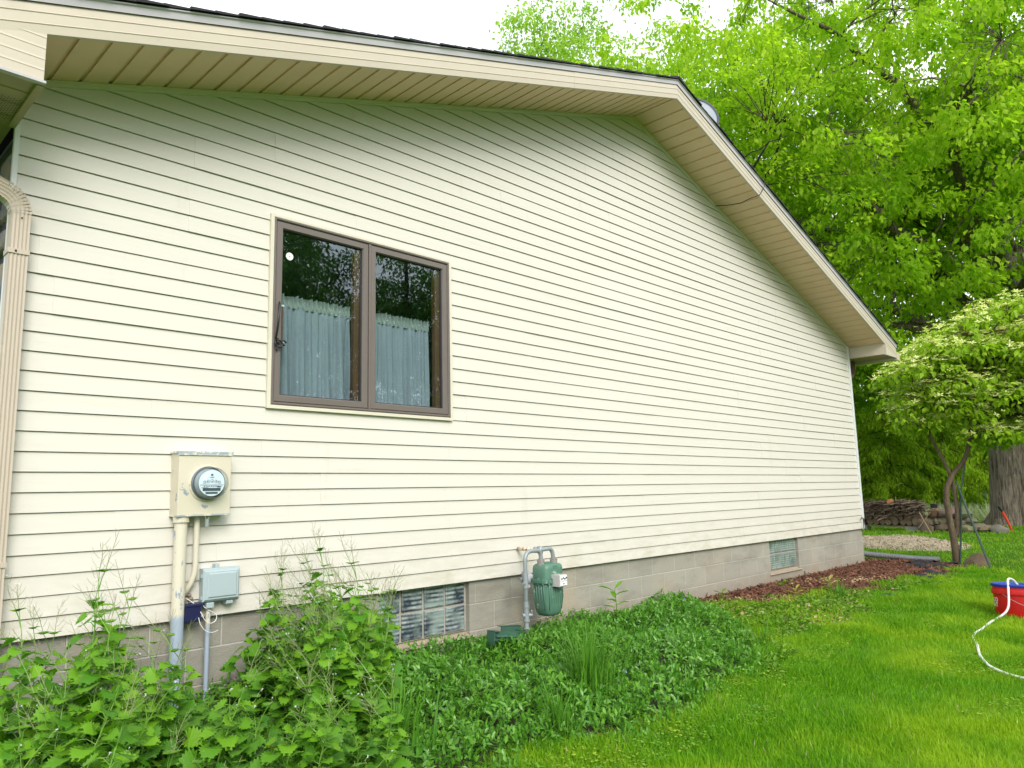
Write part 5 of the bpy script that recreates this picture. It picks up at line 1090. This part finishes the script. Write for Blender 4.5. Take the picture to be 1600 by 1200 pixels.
# broad leaved seedlings
def seedling(x, y, h, n, ls, lab, seed, mat, name='seedling', cat='plant'):
    rs = random.Random(seed); root = empty(name, (x, y, gzf(x, y)), label=lab, cat=cat); b = MB(); b.tube([(0, 0, 0), (.01, 0, h * .6), (0, .01, h)], [.005, .004, .002], 6); b.build('stem', WL, root); D = []; T = []; S_ = []
    for i in range(n):
        a = i * 2.4; t = 1 - .75 * i / n; T.append((0, 0, h * t)); D.append((math.cos(a), math.sin(a), .55 * t)); S_.append(ls * rs.uniform(.75, 1.1))
    inst('leaves', [(0, 0, 0), (-.15, .35, .05), (0, .38, 0), (.15, .35, .05), (-.13, .72, .02), (.13, .72, .02), (0, 1, -.12)], LEAF_F, basis(np.array(D), np.tile([0, 0, 1.], (n, 1)), S_), np.array(T), mat, root)
seedling(5.45, -.22, .34, 9, .17, 'bright green seedling with long pointed leaves against the foundation right of the gas meter', 3, leafmat('seedling_leaf', (.13, .34, .02), (.2, .44, .03), None, .4, .4, .4))
seedling(8.2, -.62, .10, 9, .13, 'yellowish low plant in the mulch under the right glass block window', 4, leafmat('yellowing_leaf', (.28, .32, .04), (.40, .33, .08), None, .3))
seedling(8.8, -.75, .16, 12, .14, 'yellow green feathery plant in the mulch right of the right glass block window', 5, leafmat('yellowing_leaf_two', (.22, .30, .04), (.42, .34, .12), None, .3))
seedling(7.3, -.22, .10, 8, .10, 'small green weed in the mulch at the foot of the foundation', 6, WL)

# ---------------------------------------------------------------- garlic mustard
def toothed():
    """coarsely toothed heart shaped blade, folded at the midrib with sunken veins"""
    key = [(0, .08), (.16, -.07), (.33, -.08), (.46, .04), (.54, .20), (.50, .36), (.41, .53), (.29, .70), (.15, .86), (0, 1.05)]; right = [key[0]]
    for i in range(1, len(key) - 1):
        (a, b), (c, d) = key[i], key[i + 1]; l_ = math.hypot(a, b - .35); k = 1.10; right.append((a * k, .35 + (b - .35) * k)); right.append(((a + c) / 2 * .86, .35 + ((b + d) / 2 - .35) * .86))
    right.append(key[-1]); m_ = len(right); V = []; F = []
    def zz(w_, t, i): return .16 * w_ - .16 * t * t + (.028 if i % 2 else -.012) * w_ * 2
    for i, (w_, t) in enumerate(right): V.append((0, min(1.0, max(.06, t * .96)), -.16 * t * t))
    for i, (w_, t) in enumerate(right): V.append((w_, t, zz(w_, t, i)))
    for i, (w_, t) in enumerate(right): V.append((-w_, t, zz(w_, t, i)))
    for i in range(m_ - 1): F += [(i, m_ + i, m_ + i + 1), (i, m_ + i + 1, i + 1), (i, 2 * m_ + i + 1, 2 * m_ + i), (i, i + 1, 2 * m_ + i + 1)]
    return V, F
TV, TF = toothed()
def must_mat(name, a, b, tr):
    m = leafmat(name, a, b, None, tr, .42, .35); nt = m.node_tree; bs = nt.nodes['Principled BSDF']; src = bs.inputs['Base Color'].links[0].from_socket; gg = nt.nodes.new('ShaderNodeNewGeometry'); th = nt.nodes.new('ShaderNodeMath'); th.operation = 'GREATER_THAN'; th.inputs[1].default_value = .975; nt.links.new(gg.outputs['Random Per Island'], th.inputs[0])
    c2 = mix(nt, src, (.42, .40, .05), th.outputs[0]); c2 = mix(nt, c2, (.34, .36, .09), ramp(nt, nz(nt, 30, 5, .7), .62, .78)); nt.links.new(c2, bs.inputs['Base Color']); bump(nt, bs, nz(nt, 55, 4, .6), .5, .006); return m
MM = [must_mat('mustard_leaf', (.07, .235, .012), (.20, .425, .02), .40), must_mat('mustard_leaf_dark', (.055, .19, .016), (.14, .33, .024), .34)]
M_STEM = leafmat('mustard_stem', (.10, .26, .03), (.20, .36, .05), None, .1); M_POD = leafmat('mustard_pod', (.16, .25, .07), (.30, .33, .16), (.24, .20, .13), .1)
def mustard(seed, h, lmin, lmax, nl, pods, flw, mi, nbr=2):
    g2 = np.random.default_rng(seed); rs = random.Random(seed); root = empty('garlic_mustard', (0, 0, 0)); st_ = MB(); pd = MB(); T = []; D = []; NN = []; S_ = []
    a0 = rs.uniform(0, 6); lean = rs.uniform(.05, .2); bend_ = [Vector((lean * h * t * t * math.cos(a0) + .01 * math.sin(t * 9), lean * h * t * t * math.sin(a0), h * t)) for t in np.linspace(0, 1, 9)]
    st_.tube(bend_, [.0045 - .0004 * k for k in range(9)], 5, caps=False)
    def at_(t): k = min(7, int(t * 8)); return bend_[k].lerp(bend_[k + 1], t * 8 - k)
    for i in range(nl):
        t = .06 + .80 * (i / nl) ** .9; a = i * 2.4 + rs.uniform(-.5, .5); sz = lmax + (lmin - lmax) * t + rs.uniform(-.012, .012); pt = (.075 + rs.uniform(-.02, .04)) * (1.15 - t) * (lmax / .11); q = at_(t); e = q + Vector((math.cos(a) * pt, math.sin(a) * pt, pt * rs.uniform(.1, .7))); st_.tube([q, q.lerp(e, .5) + Vector((0, 0, .01)), e], [.002, .0016, .0014], 4, caps=False)
        T.append(tuple(e)); D.append((math.cos(a) + rs.uniform(-.3, .3), math.sin(a) + rs.uniform(-.3, .3), rs.uniform(-.55, .25))); NN.append((rs.uniform(-.5, .4), rs.uniform(-.9, .25), 1)); S_.append(sz * .92)
    tops = [(bend_[-1], Vector((math.cos(a0) * .3, math.sin(a0) * .3, 1)))]
    for i in range(nbr):
        t = rs.uniform(.72, .95); a = rs.uniform(0, 6.28); d = Vector((math.cos(a) * .75, math.sin(a) * .75, 1)).normalized(); q = at_(t); e = q + d * rs.uniform(.06, .16); st_.tube([q, q.lerp(e, .5) + Vector((0, 0, .008)), e], [.0022, .002, .0016], 4, caps=False); tops.append((e, d))
    FP = []
    for (q, d) in tops:
        d = d.normalized(); L_ = rs.uniform(.08, .20) if pods else .03; e = q + d * L_; pd.tube([q, q.lerp(e, .5) + Vector((rs.uniform(-.01, .01), rs.uniform(-.01, .01), 0)), e], [.0016, .0013, .0008], 4, caps=False)
        if pods:
            for k in range(rs.randint(6, 9)):
                t = k / 9; a = k * 2.4 + rs.random(); s0 = q.lerp(e, t); o2 = Vector((math.cos(a), math.sin(a), 0)); p1 = s0 + (o2 * .9 + d * .35).normalized() * .010; L2 = rs.uniform(.03, .06) * (1.1 - .5 * t); p2 = p1 + (o2 * .55 + d * .85).normalized() * L2; pd.tube([s0, p1, p1.lerp(p2, .5) + o2 * .003, p2], [.0006, .0008, .0008, .0004], 3, caps=False)
        FP += [tuple(e + Vector((rs.uniform(-.008, .008), rs.uniform(-.008, .008), rs.uniform(-.004, .006)))) for _ in range(4 if flw else 1)]
        for k in range(3): a = rs.uniform(0, 6); T.append(tuple(q)); D.append((math.cos(a), math.sin(a), .4)); NN.append((0, 0, 1)); S_.append(lmin * rs.uniform(.5, .8))
    st_.build('stem', M_STEM, root); pd.build('seed_pods', M_POD, root)
    inst('leaves', TV, TF, basis(np.array(D, float), np.array(NN, float), S_), np.array(T), MM[mi], root)
    if flw:
        FP = np.array(FP); n = len(FP); tv = [(0, 0, 0)]; tf = []
        for k in range(4): a = k * PI / 2; b0 = len(tv); tv += [(.9 * math.cos(a - .35), .9 * math.sin(a - .35), .1), (.9 * math.cos(a + .35), .9 * math.sin(a + .35), .1)]; tf.append((0, b0, b0 + 1))
        inst('flowers', tv, tf, basis(rdir(n), rdir(n) * .5 + [0, 0, 1], g2.uniform(.0028, .0048, n)), FP, M_WHITE, root)
    return root
PROT = [mustard(1, .70, .055, .125, 34, True, False, 0, 1), mustard(2, .58, .05, .12, 30, True, False, 0, 1), mustard(3, .78, .05, .12, 36, True, True, 0, 2), mustard(4, .44, .05, .145, 26, False, True, 1, 1), mustard(5, .34, .045, .145, 22, False, False, 1, 1), mustard(6, .52, .04, .095, 34, True, True, 0, 2), mustard(7, .26, .04, .155, 16, False, False, 0, 0)]
used = set(); rs = random.Random(44)
def put_m(i, x, y, s=1., lab=None):
    o = PROT[i] if i not in used else dup(PROT[i]); used.add(i); o.location = (x, y, gzf(x, y) - .01); o.rotation_euler = (rs.uniform(-.12, .12), rs.uniform(-.12, .12), rs.uniform(-.9, .7)); o.scale = (s, s, s * rs.uniform(.92, 1.05))
    tag(o, lab, 'garlic mustard', 'garlic mustard plants along the wall')
TL = 'tall leafy garlic mustard plant in the dense bed along the wall'; LL = 'low broad leafed garlic mustard plant at the front of the bed'
spots = []
def ok(x, y, dmin): return all((x - a) ** 2 + (y - b) ** 2 > dmin * dmin for a, b in spots)
# tall ones left of the conduit, then the big mass right of it
AREAS = [(20, .78, 1.42, -1.15, -.20, (0, 1, 2, 5), .11, .98, 'left of the thick conduit'), (11, 1.42, 1.85, -1.30, -.72, (3, 4, 6), .11, .85, 'in front of the thick conduit'), (42, 2.02, 2.62, -1.2, -.22, (0, 1, 2, 5, 1), .105, 1.0, 'right of the utility box'), (26, 2.6, 3.2, -1.2, -.25, (1, 5, 3, 0), .11, .9, 'before the left glass block window'),
    (26, .72, 1.6, -1.75, -1.0, (3, 4, 6, 1), .12, .95, 'at the bottom left corner'), (30, 1.6, 2.85, -1.75, -1.0, (3, 4, 6, 5), .12, .92, 'at the bottom edge right of the conduits'), (12, .75, 1.9, -2.05, -1.6, (3, 4, 6), .13, .9, 'lowest along the bottom edge')]
for (n, x0, x1, y0, y1, kinds, dm, sc, where) in AREAS:
    c = 0; tr = 0
    while c < n and tr < 600:
        tr += 1; x, y = rs.uniform(x0, x1), rs.uniform(y0, y1)
        if not ok(x, y, dm) or x > 2.80 + (y + .35) * .62: continue
        spots.append((x, y)); k = rs.choice(kinds); put_m(k, x, y, sc * rs.uniform(.85, 1.15), ('tall seeding garlic mustard plant ' if k in (0, 1, 2, 5) else 'low broad leafed garlic mustard plant ') + where); c += 1
# one yellow leaf and a dead twig
o = mesh_np('yellow_leaf', np.array(TV) * .10, [list(f) for f in TF], leafmat('yellow_leaf', (.55, .50, .03), (.6, .5, .03), None, .3)); o.location = (1.62, -1.25, -.40); o.rotation_euler = (.9, .3, 2.4); tag(o, 'single yellow leaf among the green plants near the bottom left', 'leaf')
